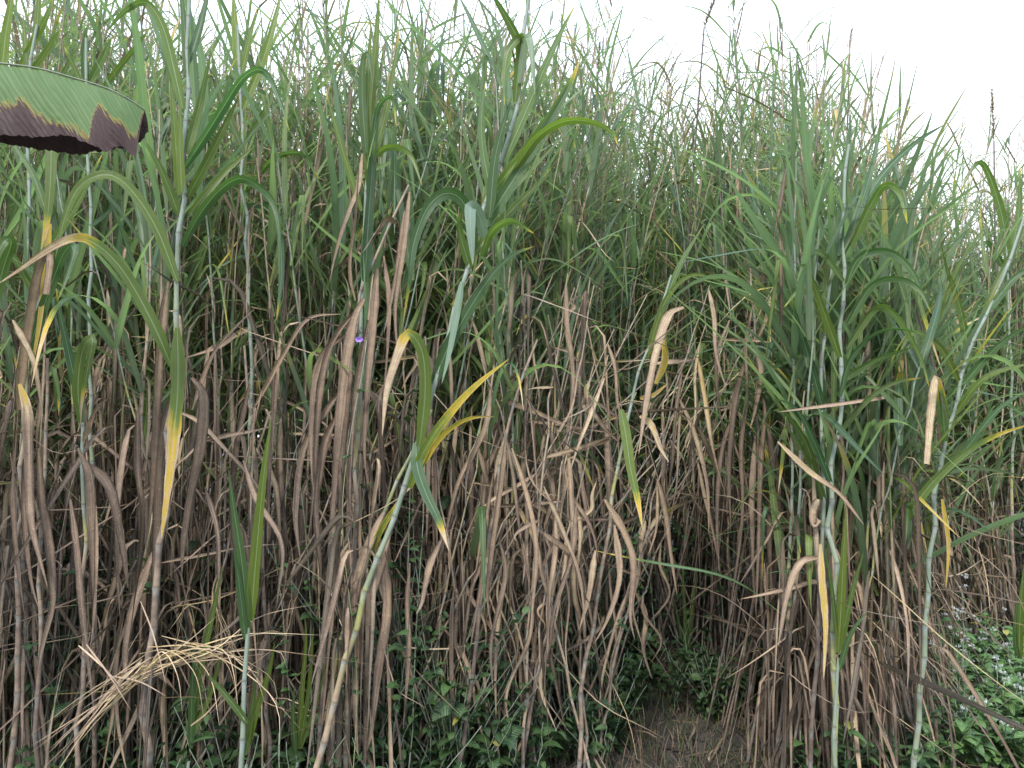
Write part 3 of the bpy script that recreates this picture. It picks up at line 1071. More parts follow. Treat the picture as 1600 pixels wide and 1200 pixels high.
hero_cane('clump_cane', 'tallest blue-green jointed cane in the green clump right of the dark hollow',
          [(1303, 1195), (1305, 1080), (1302, 940), (1299, 800), (1301, 715), (1310, 666), (1313, 575), (1316, 470), (1318, 390), (1320, 300), (1328, 225)],
          2.9, 0.012, 0.006, [
    lf([(1313, 560), (1292, 500), (1270, 440), (1250, 392)], 2.9, 2.8, 17),
    lf([(1325, 505), (1362, 447), (1402, 436), (1436, 452), (1455, 490)], 2.88, 2.7, 18, roll=0.4),
    lf([(1320, 452), (1342, 404), (1385, 393), (1422, 420), (1452, 482)], 2.9, 2.75, 19, roll=0.3),
    lf([(1322, 545), (1368, 482), (1402, 496), (1438, 558), (1452, 605)], 2.88, 2.7, 18, roll=0.4),
    lf([(1316, 595), (1370, 562), (1432, 540)], 2.9, 2.75, 15),
    lf([(1308, 680), (1350, 630), (1392, 600), (1440, 590)], 2.9, 2.8, 14, roll=0.4),
    lf([(1310, 400), (1318, 300), (1326, 222), (1330, 170)], 2.9, 2.95, 19, rnd=0.1),
    lf([(1316, 400), (1345, 322), (1365, 250), (1372, 200)], 2.92, 3.0, 18, rnd=0.1),
    lf([(1315, 420), (1300, 320), (1288, 250)], 2.92, 3.0, 15),
    lf([(1330, 385), (1360, 322), (1382, 290), (1406, 302), (1418, 350)], 2.9, 2.7, 20, roll=0.3),
    lf([(1335, 345), (1380, 272), (1432, 222), (1480, 192)], 2.95, 3.0, 16, rnd=0.0),
    lf([(1318, 440), (1285, 398), (1262, 400), (1245, 440)], 2.88, 2.75, 16, roll=0.3),
    lf([(1312, 620), (1330, 560), (1370, 520), (1420, 515), (1460, 540)], 2.85, 2.7, 14, roll=0.5),
    lf([(1300, 760), (1272, 690), (1245, 640), (1212, 622)], 2.9, 2.75, 15, rnd=0.0),
    lf([(1282, 850), (1284, 900), (1290, 980), (1287, 1062)], 2.88, 2.84, 15, (0.50, 0.56, 0.8), label='pale yellow hanging leaf', fold=0.2, bri=0.7, kind='dead'),
    ], tst=0.35, st0=0.35)

hero_cane('clump_cane', 'pale thinner cane left of the tallest blue-green cane in the right clump',
          [(1268, 1195), (1275, 1050), (1284, 900), (1290, 780), (1285, 680), (1284, 590), (1290, 500), (1300, 420)], 3.0, 0.0095, 0.006, [
    lf([(1286, 640), (1264, 560), (1246, 500), (1236, 462)], 3.0, 2.85, 17, rnd=0.0),
    lf([(1290, 520), (1275, 470), (1250, 455), (1225, 480)], 3.0, 2.9, 15),
    lf([(1280, 760), (1258, 690), (1215, 628)], 3.0, 2.85, 17),
    lf([(1290, 790), (1270, 730), (1238, 680), (1222, 665)], 3.0, 2.9, 15),
    lf([(1278, 780), (1270, 800), (1272, 820), (1280, 812)], 2.95, 2.95, 18, (0.62, 0.7, 0.5), kind='broken', label='torn dry leaf'),
    lf([(1284, 870), (1250, 880), (1230, 930), (1216, 1010)], 2.95, 2.85, 16, (0.68, 0.75, 0.5), kind='dead', label='dry brown leaf arching down'),
    lf([(1215, 690), (1262, 735), (1310, 770), (1350, 820)], 2.9, 2.8, 14, (0.56, 0.68, 0.5), kind='dead', label='dry pinkish leaf crossing the stalks', fold=0.5),
    ], tst=0.4, st0=0.85)

hero_cane('waxy_cane', 'pale waxy cane with jointed stem leaning right behind the white-flowered weeds',
          [(1430, 1195), (1440, 1060), (1446, 970), (1452, 880), (1458, 810), (1466, 740), (1478, 680), (1500, 590), (1530, 510), (1565, 430), (1598, 340)],
          3.05, 0.0115, 0.006, [
    lf([(1478, 690), (1470, 620), (1462, 590), (1455, 640), (1448, 725)], 3.0, 2.9, 19, (0.12, 0.60, 0.35), kind='broken', label='snapped leaf faded to pink and yellow', fold=0.15),
    lf([(1415, 815), (1450, 762), (1502, 712), (1552, 682), (1612, 662)], 3.0, 2.85, 19, (0.08, 0.40, 0.75), label='long leaf with yellow margin'),
    lf([(1505, 600), (1560, 540), (1620, 500)], 3.05, 2.9, 17),
    lf([(1490, 650), (1540, 590), (1620, 565)], 3.05, 2.9, 15),
    lf([(1525, 530), (1555, 450), (1598, 360), (1615, 320)], 3.05, 3.1, 17),
    lf([(1515, 560), (1500, 480), (1480, 420), (1470, 380)], 3.05, 3.1, 16),
    lf([(1500, 600), (1470, 545), (1430, 520), (1400, 560)], 3.05, 2.9, 15, roll=0.4),
    lf([(1540, 490), (1590, 430), (1640, 410)], 3.05, 3.0, 17),
    lf([(1465, 750), (1510, 700), (1560, 640), (1620, 600)], 3.05, 2.9, 15),
    lf([(1472, 780), (1482, 850), (1478, 920)], 3.0, 2.95, 9, (0.40, 0.45, 0.5), label='narrow yellow hanging leaf'),
    ], tst=0.25, st0=0.2)

hero_cane('edge_cane', 'dark cane by the right edge with one broad leaf arching over against the sky',
          [(1585, 1000), (1582, 800), (1580, 600), (1575, 450), (1570, 380)], 5.1, 0.012, 0.007, [
    lf([(1575, 420), (1568, 350), (1555, 300), (1540, 262), (1528, 254), (1512, 275), (1500, 305)], 5.1, 5.0, 18, roll=0.3),
    lf([(1580, 400), (1592, 330), (1594, 260)], 5.1, 5.1, 14),
    lf([(1575, 430), (1545, 380), (1530, 390)], 5.1, 5.0, 13),
    ])

hero_cane('upright_cane', 'upright bright green cane left of centre with a sheaf of erect leaves against the sky',
          [(540, 1195), (548, 1000), (556, 800), (562, 600), (566, 480), (570, 380), (576, 280), (582, 180)], 2.75, 0.010, 0.006, [
    lf([(574, 280), (580, 160), (588, 60), (593, -20)], 2.75, 2.75, 22, rnd=1.0, bri=0.6),
    lf([(576, 290), (574, 200), (576, 110), (580, 30)], 2.72, 2.7, 19, rnd=0.9, bri=0.6),
    lf([(578, 260), (602, 180), (618, 90), (624, 45)], 2.76, 2.8, 16, rnd=0.8),
    lf([(572, 240), (566, 150), (568, 92), (576, 88), (582, 130)], 2.7, 2.65, 19, rnd=0.3),
    lf([(576, 330), (582, 240), (590, 170), (612, 152), (620, 200)], 2.7, 2.6, 20, roll=0.4),
    lf([(565, 330), (540, 250), (520, 180), (508, 140)], 2.75, 2.7, 15),
    lf([(570, 440), (576, 340), (582, 262), (586, 220)], 2.68, 2.66, 23, rnd=0.0, bri=0.4),
    lf([(580, 250), (605, 230), (640, 240), (660, 290)], 2.72, 2.6, 15, roll=0.4),
    lf([(566, 240), (560, 290), (545, 330), (528, 380), (515, 440)], 2.68, 2.6, 12, (0.62, 0.7, 0.5), kind='dead', label='dry pale brown leaf'),
    lf([(548, 560), (540, 620), (535, 700), (528, 800)], 2.68, 2.62, 24, (0.76, 0.84, 0.5), kind='dead', label='dry brown leaf'),
    ], tst=0.55)

hero_cane('edge_cane', 'cane under the banana leaf with a long leaf hanging to a yellow point',
          [(20, 1195), (30, 900), (40, 650), (62, 450), (78, 300), (86, 200)], 2.6, 0.010, 0.006, [
    lf([(82, 205), (80, 225), (79, 280), (74, 340), (64, 392)], 2.25, 2.2, 22, (0.05, 0.45, 0.72), label='hanging leaf with yellow tip', fold=0.15),
    lf([(78, 350), (70, 430), (62, 500), (48, 588)], 2.55, 2.5, 13, (0.40, 0.44, 0.5), label=YEL),
    lf([(40, 560), (75, 460), (100, 395), (118, 385), (105, 430), (90, 470)], 2.55, 2.4, 22, roll=0.2),
    lf([(-10, 480), (5, 420), (18, 378), (5, 380), (-20, 440)], 2.5, 2.4, 24, rnd=0.4),
    lf([(30, 640), (34, 580), (60, 420), (78, 400), (72, 460)], 2.55, 2.45, 22, (0.66, 0.70, 0.5), kind='broken', label='broad dry tan leaf, snapped'),
    lf([(60, 470), (20, 400), (-20, 350)], 2.6, 2.5, 16),
    lf([(70, 400), (120, 320), (160, 240)], 2.6, 2.6, 16),
    lf([(75, 340), (50, 270), (10, 210)], 2.6, 2.6, 16),
    lf([(30, 600), (42, 640), (45, 720), (50, 820), (75, 920)], 2.5, 2.45, 22, (0.42, 0.78, 0.15), kind='dead', label='dry leaf with a yellow upper part', tw=0.3),
    lf([(20, 500), (50, 560), (62, 620), (68, 660)], 2.5, 2.45, 14, (0.6, 0.66, 0.5), kind='dead', label='dry tan leaf'),
    ], tst=0.6)

hero_cane('short_cane', 'short cane at left topped by a broad leaf bent over with dry tip',
          [(122, 1195), (128, 1000), (132, 820), (128, 700), (126, 610)], 2.65, 0.009, 0.006, [
    lf([(126, 660), (122, 600), (130, 545), (145, 528), (138, 570), (128, 625), (126, 665)], 2.65, 2.5, 22, (0.04, 0.62, 0.82), fold=0.15),
    lf([(122, 620), (105, 540), (92, 480), (88, 450)], 2.65, 2.6, 17, rnd=0.0),
    lf([(92, 640), (88, 590), (82, 572), (90, 610), (92, 650)], 2.6, 2.5, 14, (0.04, 0.5, 0.85)),
    lf([(130, 690), (150, 640), (172, 620)], 2.65, 2.6, 12, (0.66, 0.7, 0.5), kind='dead'),
    lf([(122, 700), (140, 750), (145, 860), (148, 960), (150, 1010)], 2.6, 2.55, 20, (0.8, 0.86, 0.5), kind='dead', label='dry brown leaf', tw=0.5),
    lf([(130, 720), (170, 760), (190, 850), (200, 920)], 2.62, 2.55, 22, (0.8, 0.88, 0.5), kind='dead', label='dry brown leaf', tw=-0.5),
    ], tst=0.7)

hero_cane('backlit_cane', 'tall yellow-green backlit cane rising above the banana leaf at the top left corner',  # backlit canes: glow from behind is put into brighter blade colours
          [(40, 1195), (42, 900), (40, 600), (44, 380), (48, 220), (52, 120), (58, 40)], 3.0, 0.010, 0.006, [
    lf([(2, 120), (8, 60), (16, 10), (22, -30)], 3.0, 3.0, 20, rnd=1.0, bri=0.9),
    lf([(30, 110), (55, 60), (75, 20), (84, -10)], 3.0, 3.05, 17, rnd=1.0, bri=0.9),
    lf([(45, 120), (72, 80), (96, 42)], 3.0, 3.0, 15, rnd=0.9, bri=0.85),
    lf([(48, 150), (40, 80), (36, 20)], 3.0, 3.0, 14, rnd=0.9),
    lf([(56, 60), (60, 10), (66, -40)], 3.0, 3.0, 14, rnd=0.9),
    lf([(46, 180), (90, 130), (120, 70)], 2.98, 2.95, 14, rnd=0.7)])
hero_cane('backlit_cane', 'bright backlit cane with steep narrow blades between banana leaf and tall pale cane',
          [(150, 1195), (146, 900), (142, 600), (140, 380), (138, 240), (136, 130), (134, 60)], 2.95, 0.0095, 0.006, [
    lf([(134, 130), (131, 85), (136, 38)], 2.95, 2.95, 17, rnd=0.3, bri=0.8),
    lf([(140, 130), (160, 92), (176, 55)], 2.95, 2.95, 17, rnd=0.6, bri=0.8),
    lf([(138, 160), (118, 110), (100, 72)], 2.95, 2.9, 14, rnd=0.8),
    lf([(138, 180), (175, 120), (215, 70), (236, 40)], 2.95, 2.9, 15, rnd=0.8),
    lf([(139, 220), (180, 190), (230, 185), (262, 215)], 2.95, 2.85, 15, rnd=0.5)])
hero_cane('backlit_cane', 'bright green cane with steep blades reaching the top edge right of the tall pale cane',
          [(392, 1195), (394, 900), (390, 600), (384, 400), (380, 260), (376, 140), (372, 40)], 3.05, 0.010, 0.006, [
    lf([(372, 110), (368, 50), (364, -20)], 3.05, 3.05, 18, rnd=1.0, bri=0.9),
    lf([(376, 120), (390, 60), (402, 10)], 3.05, 3.05, 13, rnd=0.9),
    lf([(380, 170), (412, 90), (432, 20), (440, -20)], 3.05, 3.1, 18, rnd=1.0, bri=0.9),
    lf([(384, 220), (420, 160), (428, 110)], 3.05, 3.1, 14, rnd=0.7),
    lf([(382, 240), (345, 150), (330, 80)], 3.05, 3.0, 14, rnd=0.5),
    lf([(384, 300), (425, 250), (470, 240), (500, 280)], 3.05, 2.9, 16, rnd=0.4, roll=0.4),
    lf([(386, 320), (430, 330), (440, 420), (432, 500)], 3.05, 2.9, 17, rnd=0.0, roll=0.3)])

# drooping half-green leaf pair right of centre
hero_cane('bent_cane', 'cane right of centre with a green leaf drooping to a bright yellow tip',
          [(905, 1150), (925, 980), (948, 840), (970, 720), (990, 620), (1020, 520), (1050, 430)], 3.0, 0.0095, 0.005, [
    lf([(970, 640), (978, 680), (985, 730), (996, 780), (1004, 826)], 2.9, 2.8, 22, (0.04, 0.44, 0.72), label='drooping leaf with bright yellow tip', fold=0.15, rnd=0.9),
    lf([(1068, 480), (1045, 492), (1028, 540), (1015, 600), (1005, 660), (998, 710)], 2.95, 2.8, 20, (0.62, 0.70, 0.5), kind='dead', label='broad faded pink hanging leaf', fold=0.3),
    lf([(1000, 650), (1018, 665), (1032, 700), (1045, 722)], 2.9, 2.8, 15, (0.55, 0.6, 0.5), kind='dead', label='curled cream leaf'),
    lf([(1025, 600), (1040, 560), (1035, 510), (1050, 450)], 3.0, 3.0, 17, (0.42, 0.52, 0.5), label='orange dying leaf'),
    lf([(1000, 622), (1020, 618), (1045, 598)], 2.9, 2.8, 11, (0.45, 0.5, 0.5), label='short orange leaf'),
    lf([(945, 780), (975, 830), (990, 880), (985, 960), (992, 1000)], 2.95, 2.9, 17, (0.66, 0.78, 0.5), kind='dead'),
    lf([(930, 860), (920, 930), (905, 985)], 2.95, 2.9, 14, (0.62, 0.7, 0.5), kind='dead'),
    lf([(960, 820), (968, 900), (950, 965), (928, 1006)], 2.9, 2.8, 15, (0.64, 0.72, 0.5), kind='dead', label='pale dry leaf curving to a point'),
    lf([(1010, 560), (1040, 470), (1080, 430), (1130, 440)], 3.0, 2.9, 15, rnd=0.9),
    lf([(1020, 520), (1060, 420), (1100, 350)], 3.0, 3.0, 15),
    ], tst=0.6)

# big bundles of hanging brown leaves
def dead_bundle(label, pts, Y, specs):
    hero_cane('dead_cane', label, pts, Y, 0.009, 0.005, [
        lf(p, Y - 0.08 + 0.05 * random.random(), Y - 0.14, w, (s, s + 0.08, 0.5), kind='dead', fold=random.uniform(0.3, 1.0),
           tw=random.uniform(-1.3, 1.3), roll=random.uniform(-0.4, 0.4), bri=random.uniform(0.36, 0.7), ruff=0.10) for p, w, s in specs],
        cat='dead cane', st0=0.85, st1=0.7)


dead_bundle('big bundle of long brown leaves hanging from a dead cane left of centre',
    [(500, 1195), (515, 900), (530, 650), (560, 480), (600, 380), (640, 290)], 2.7, [
    ([(570, 465), (553, 500), (538, 580), (528, 680), (520, 780), (512, 872)], 25, 0.72),
    ([(560, 480), (520, 530), (500, 600), (492, 700), (486, 800), (480, 850)], 20, 0.76),
    ([(575, 500), (562, 560), (550, 650), (545, 760), (550, 850)], 22, 0.80),
    ([(545, 520), (512, 545), (492, 590), (486, 680), (488, 760)], 16, 0.70),
    ([(590, 420), (585, 500), (576, 600), (570, 700), (575, 760)], 22, 0.74),
    ([(600, 400), (610, 470), (606, 560), (598, 640)], 18, 0.72),
    ([(530, 640), (505, 700), (492, 790), (500, 900), (498, 940)], 24, 0.80),
    ([(520, 700), (530, 760), (526, 860), (520, 960)], 20, 0.82),
    ([(540, 600), (510, 640), (475, 700), (462, 800), (470, 880)], 20, 0.82),
    ([(620, 350), (605, 340), (585, 365), (566, 395)], 20, 0.70),
    ([(632, 330), (625, 400), (612, 470), (600, 520)], 16, 0.72),
    ([(640, 300), (632, 380), (618, 480), (622, 560)], 14, 0.68),
    ([(585, 720), (590, 725), (580, 800), (572, 880)], 16, 0.62),
    ([(555, 470), (545, 420), (555, 330), (562, 240)], 12, 0.66)])
dead_bundle('thick curtain of brown leaves hanging beside the right edge of the dark hollow',
    [(1190, 1195), (1192, 1000), (1188, 800), (1185, 650), (1180, 520), (1172, 420)], 3.5, [
    ([(1185, 600), (1196, 640), (1190, 720), (1186, 840), (1182, 950)], 16, 0.72),
    ([(1180, 540), (1190, 580), (1180, 640), (1172, 670)], 14, 0.64),
    ([(1196, 650), (1206, 720), (1202, 840), (1206, 960), (1200, 1010)], 16, 0.76),
    ([(1180, 680), (1176, 780), (1178, 900), (1184, 990)], 16, 0.74),
    ([(1170, 620), (1160, 700), (1162, 800), (1150, 900), (1135, 1000)], 14, 0.80),
    ([(1210, 700), (1216, 760), (1212, 880), (1196, 1000), (1190, 1070)], 14, 0.80),
    ([(1165, 560), (1150, 620), (1140, 720), (1142, 830)], 14, 0.80),
    ([(1150, 640), (1128, 700), (1120, 800), (1124, 900)], 12, 0.84),
    ([(1195, 880), (1200, 940), (1206, 1000), (1212, 1080)], 13, 0.74),
    ([(1175, 480), (1166, 540), (1168, 620), (1160, 690)], 11, 0.72),
    ([(1140, 500), (1120, 560), (1125, 640), (1135, 700)], 11, 0.72)])
dead_bundle('dead cane at the centre with narrow straw-coloured leaves hanging straight down',
    [(720, 1195), (745, 1000), (765, 850), (780, 740), (800, 640), (840, 530)], 2.85, [
    ([(790, 680), (782, 760), (770, 850), (762, 930), (770, 990)], 17, 0.68),
    ([(770, 740), (760, 800), (752, 900), (740, 980), (735, 1010)], 15, 0.72),
    ([(800, 700), (820, 760), (838, 850), (832, 950), (828, 1000)], 15, 0.66),
    ([(760, 860), (735, 920), (722, 1010), (700, 1090)], 14, 0.78),
    ([(780, 840), (790, 900), (768, 1000), (770, 1080)], 14, 0.8),
    ([(690, 840), (672, 880), (660, 940), (650, 960)], 20, 0.70),
    ([(640, 880), (636, 940), (640, 1020), (630, 1140)], 16, 0.74),
    ([(850, 760), (880, 830), (905, 900), (915, 985)], 11, 0.62),
    ([(900, 790), (892, 870), (868, 940), (855, 1030)], 14, 0.78),
    ([(610, 830), (590, 900), (560, 980), (530, 1060), (500, 1150)], 22, 0.70),
    ([(600, 860), (606, 950), (592, 1040), (580, 1140), (566, 1195)], 24, 0.72),
    ([(570, 930), (560, 1000), (555, 1100), (560, 1190)], 18, 0.70)])
dead_bundle('dead cane at far left draped with wide brown curling leaves',
    [(60, 1195), (62, 1000), (66, 850), (70, 700), (74, 560)], 2.6, [
    ([(60, 700), (66, 780), (78, 860), (82, 940), (66, 1010), (58, 1060)], 24, 0.78),
    ([(40, 690), (38, 800), (48, 900), (60, 950)], 18, 0.78),
    ([(110, 780), (120, 850), (128, 950), (140, 1050), (148, 1120)], 16, 0.82),
    ([(150, 790), (150, 880), (145, 970), (140, 1020)], 12, 0.72),
    ([(20, 740), (24, 840), (38, 960)], 14, 0.84),
    ([(215, 640), (214, 730), (222, 820), (208, 950), (196, 1040)], 18, 0.80),
    ([(240, 860), (205, 960), (195, 1040), (205, 1075)], 20, 0.76),
    ([(320, 760), (340, 830), (342, 930)], 14, 0.84),
    ([(380, 720), (400, 780), (440, 850), (432, 950)], 14, 0.78)])
dead_bundle('dead cane between the yellow leaf and the big brown bundle, its leaves pointing all ways',
    [(420, 1195), (415, 1000), (405, 800), (395, 650), (385, 540)], 2.85, [
    ([(270, 640), (310, 660), (350, 700), (395, 750), (425, 800)], 12, 0.66),
    ([(310, 690), (360, 680), (420, 668), (470, 640)], 12, 0.76),
    ([(390, 600), (370, 690), (360, 800), (372, 900)], 16, 0.84),
    ([(400, 700), (430, 760), (436, 850), (433, 930)], 13, 0.62),
    ([(250, 880), (320, 868), (380, 855), (440, 850)], 10, 0.66),
    ([(395, 640), (440, 560), (480, 500), (535, 490)], 14, 0.68),
    ([(300, 640), (330, 560), (360, 520), (400, 480)], 12, 0.74)])


# pale dry stalks leaning to the right through the middle of the thicket
for i in range(30):
    x0 = rng.uniform(520, 960)
    top = rng.uniform(400, 640)
    run = rng.uniform(60, 330) * (1.0 if i % 5 else -0.5)
    Y = rng.uniform(2.95, 3.35) + (0.4 if x0 + run > 1000 else 0.0)
    xs = [x0 + run * (k / 4) ** 1.15 + rng.normal(0, 5) for k in range(5)]
    ys = [1195 + (top - 1195) * k / 4 for k in range(5)]
    pts = list(zip(xs, ys))
    lfs = []
    for k in range(rng.integers(3, 7)):
        f = rng.uniform(0.35, 1.0)
        bx, by = np.interp(f, [0, .25, .5, .75, 1], xs), np.interp(f, [0, .25, .5, .75, 1], ys)
        dx, ln = rng.normal(0, 45), rng.uniform(90, 260)
        if rng.random() < 0.35:      # a broken blade that sticks out instead of hanging
            dx, ln = rng.uniform(-150, 150), rng.uniform(-80, 90)
        p = [(bx, by), (bx + dx * 0.35 + rng.normal(0, 6), by + ln * 0.28), (bx + dx * 0.7 + rng.normal(0, 8), by + ln * 0.65), (bx + dx + rng.normal(0, 8), by + ln)]
        lfs.append(lf(p, Y, Y - rng.uniform(0.0, 0.2), rng.uniform(5, 15), (rng.uniform(0.53, 0.76), rng.uniform(0.56, 0.8), 0.5), kind='dead', fold=rng.uniform(0.2, 0.9),
                      tw=rng.normal(0, 0.8), bri=rng.uniform(0.4, 0.8), S=16))
    hero_cane('dry_stalk', 'thin pale dry stalk leaning through the tangle at the centre', pts, Y, rng.uniform(0.004, 0.007), 0.0025, lfs, cat='dry stalk',
              st0=rng.uniform(0.6, 0.85), st1=rng.uniform(0.52, 0.7), tst=0.4, group='pale dry stalks leaning through the centre')

# ------------------------------------------------------------------ young green shoots
def shoot(label, base, Y, blades, stem=None, r=0.008):
    foot = ground_pt(base[0], Y)
    root = thing('young_shoot', label, 'young shoot', foot)
    P = [foot] + [at(x, y, Y) for x, y in (stem or [(base[0], base[1])])]
    P, L = resample(np.array(P), 20)
    a = Acc()
    cane(a, P, r, r * 0.7, 0.16, 8, 0.15, 0.0, 0.3)
    a.build('stalk', M_STALK, root, foot)
    for pts, w, rn in blades:
        hero_leaf(root, pts, Y, Y - 0.06, w, (0.04, 0.06, 0.9), rnd=rn, fold=0.45, roll=random.uniform(-0.3, 0.3), bri=0.56)


shoot('bright green young shoot with blade leaves standing at the bottom left', (377, 1190), 2.3, [
    ([(388, 985), (378, 880), (366, 800), (357, 735)], 22, 0.2), ([(392, 970), (402, 850), (412, 745), (424, 652)], 26, 0.9),
    ([(384, 1000), (372, 900), (364, 855)], 16, 0.1), ([(386, 1130), (364, 1100), (330, 1060), (318, 1055)], 15, 0.5)],
    [(377, 1190), (382, 1060), (388, 980)], 0.0095)
shoot('green shoot with pointed blades leaning right of the pale straw heap', (295, 1190), 2.5, [
    ([(297, 1150), (312, 1050), (332, 960), (348, 886)], 17, 0.7), ([(298, 1170), (300, 1080), (306, 1000)], 14, 0.2),
    ([(300, 1150), (330, 1080), (350, 1000)], 12, 0.7)])
shoot('cluster of narrow upright green blades left of the leaning cane foot', (465, 1190), 2.7, [
    ([(465, 1170), (472, 1080), (478, 1000), (476, 960)], 12, 0.9), ([(467, 1170), (482, 1080), (490, 975)], 10, 0.9),
    ([(462, 1180), (458, 1120), (460, 1070)], 12, 0.3), ([(470, 1170), (496, 1090), (510, 1030)], 9, 0.8)])
shoot('pair of broad pale blades leaning right beside the bright young shoot', (385, 1195), 2.5, [
    ([(386, 1170), (400, 1110), (420, 1050), (430, 1000)], 16, 0.9), ([(384, 1180), (395, 1100), (402, 1040)], 12, 0.5)])
shoot('single upright green blade in the dark undergrowth at bottom centre', (692, 1190), 3.0, [
    ([(692, 1180), (693, 1120), (690, 1048)], 12, 0.9)])
shoot('bright green shoot with broad blades inside the right clump', (1312, 1150), 2.85, [
    ([(1310, 1020), (1316, 910), (1322, 785)], 18, 1.0), ([(1312, 1015), (1330, 930), (1350, 860)], 14, 0.6),
    ([(1310, 1050), (1330, 990), (1356, 955)], 12, 0.2), ([(1308, 1000), (1300, 920), (1288, 850)], 10, 0.4)],
    [(1304, 1190), (1307, 1090), (1310, 1030)])
shoot('green blades standing in the shade at the back of the dark hollow', (1072, 1060), 4.5, [
    ([(1072, 1050), (1070, 960), (1066, 880)], 10, 0.4), ([(1073, 1050), (1080, 960), (1090, 880)], 9, 0.6),
    ([(1071, 1050), (1062, 980), (1052, 930)], 8, 0.3)])
shoot('green blade shoot at the extreme right edge below the tangle', (1592, 1050), 4.2, [
    ([(1592, 1040), (1594, 960), (1600, 880)], 14, 0.7), ([(1592, 1040), (1586, 990), (1590, 930)], 10, 0.3)])

# ------------------------------------------------------------------ flowering spikes against the sky
for lab, px0, py0, px1, py1, Y, pxb, st_, rr in [
        ('dark bristly seed spike on a thin stem against the sky at the far right', 1553, 220, 1550, 140, 5.3, 1540, 0.66, 0.022),
        ('slim reddish seed spike standing alone against the sky', 1396, 236, 1405, 158, 5.2, 1370, 0.66, 0.012),
        ('seed spike leaning right at the top edge of the sky', 1100, 45, 1120, -10, 4.8, 1020, 0.66, 0.018),
        ('pale fuzzy seed spike rising above the canopy right of the centre cane', 934, 112, 937, 66, 4.6, 920, 0.72, 0.013),
        ('small tan seed tip on a hair-thin stem right of the tall wispy grasses', 1328, 62, 1332, 44, 4.9, 1285, 0.62, 0.009)]:
    A, B = at(px0, py0, Y), at(px1, py1, Y)
    foot = ground_pt(pxb, Y + 0.1)
    root = thing('flowering_grass', lab, 'flowering grass', foot)  # a tall flowering grass carrying the spike
    a = Acc()
    P, _ = resample(np.array([foot, foot * 0.45 + A * 0.55 + [0.01, 0, 0.1], A]), 24)
    tube(a, P, np.linspace(0.007, 0.0055, 25), 6, np.linspace(0, 12, 25), np.linspace(0.8, 0.95, 25), bri=0.3)
    a.build('stem', M_STALK, root, foot)
    s = Acc()
    seed_spike(s, A, B, rr * 1.4, 330, st_)
    s.build('seed_head', M_BLADE, root, foot)
    f = Acc()
    N = 7
    q = P[rng.integers(9, 20, N)]
    leaves(f, q, rng.uniform(0, 6.28, N), R(60), R(1) * rng.uniform(-40, 40, N), 0.2, 0.6, rng.uniform(0.25, 0.5, N), 0.011, st0=0.08, S=9)
    f.build('foliage', M_BLADE, root, foot)


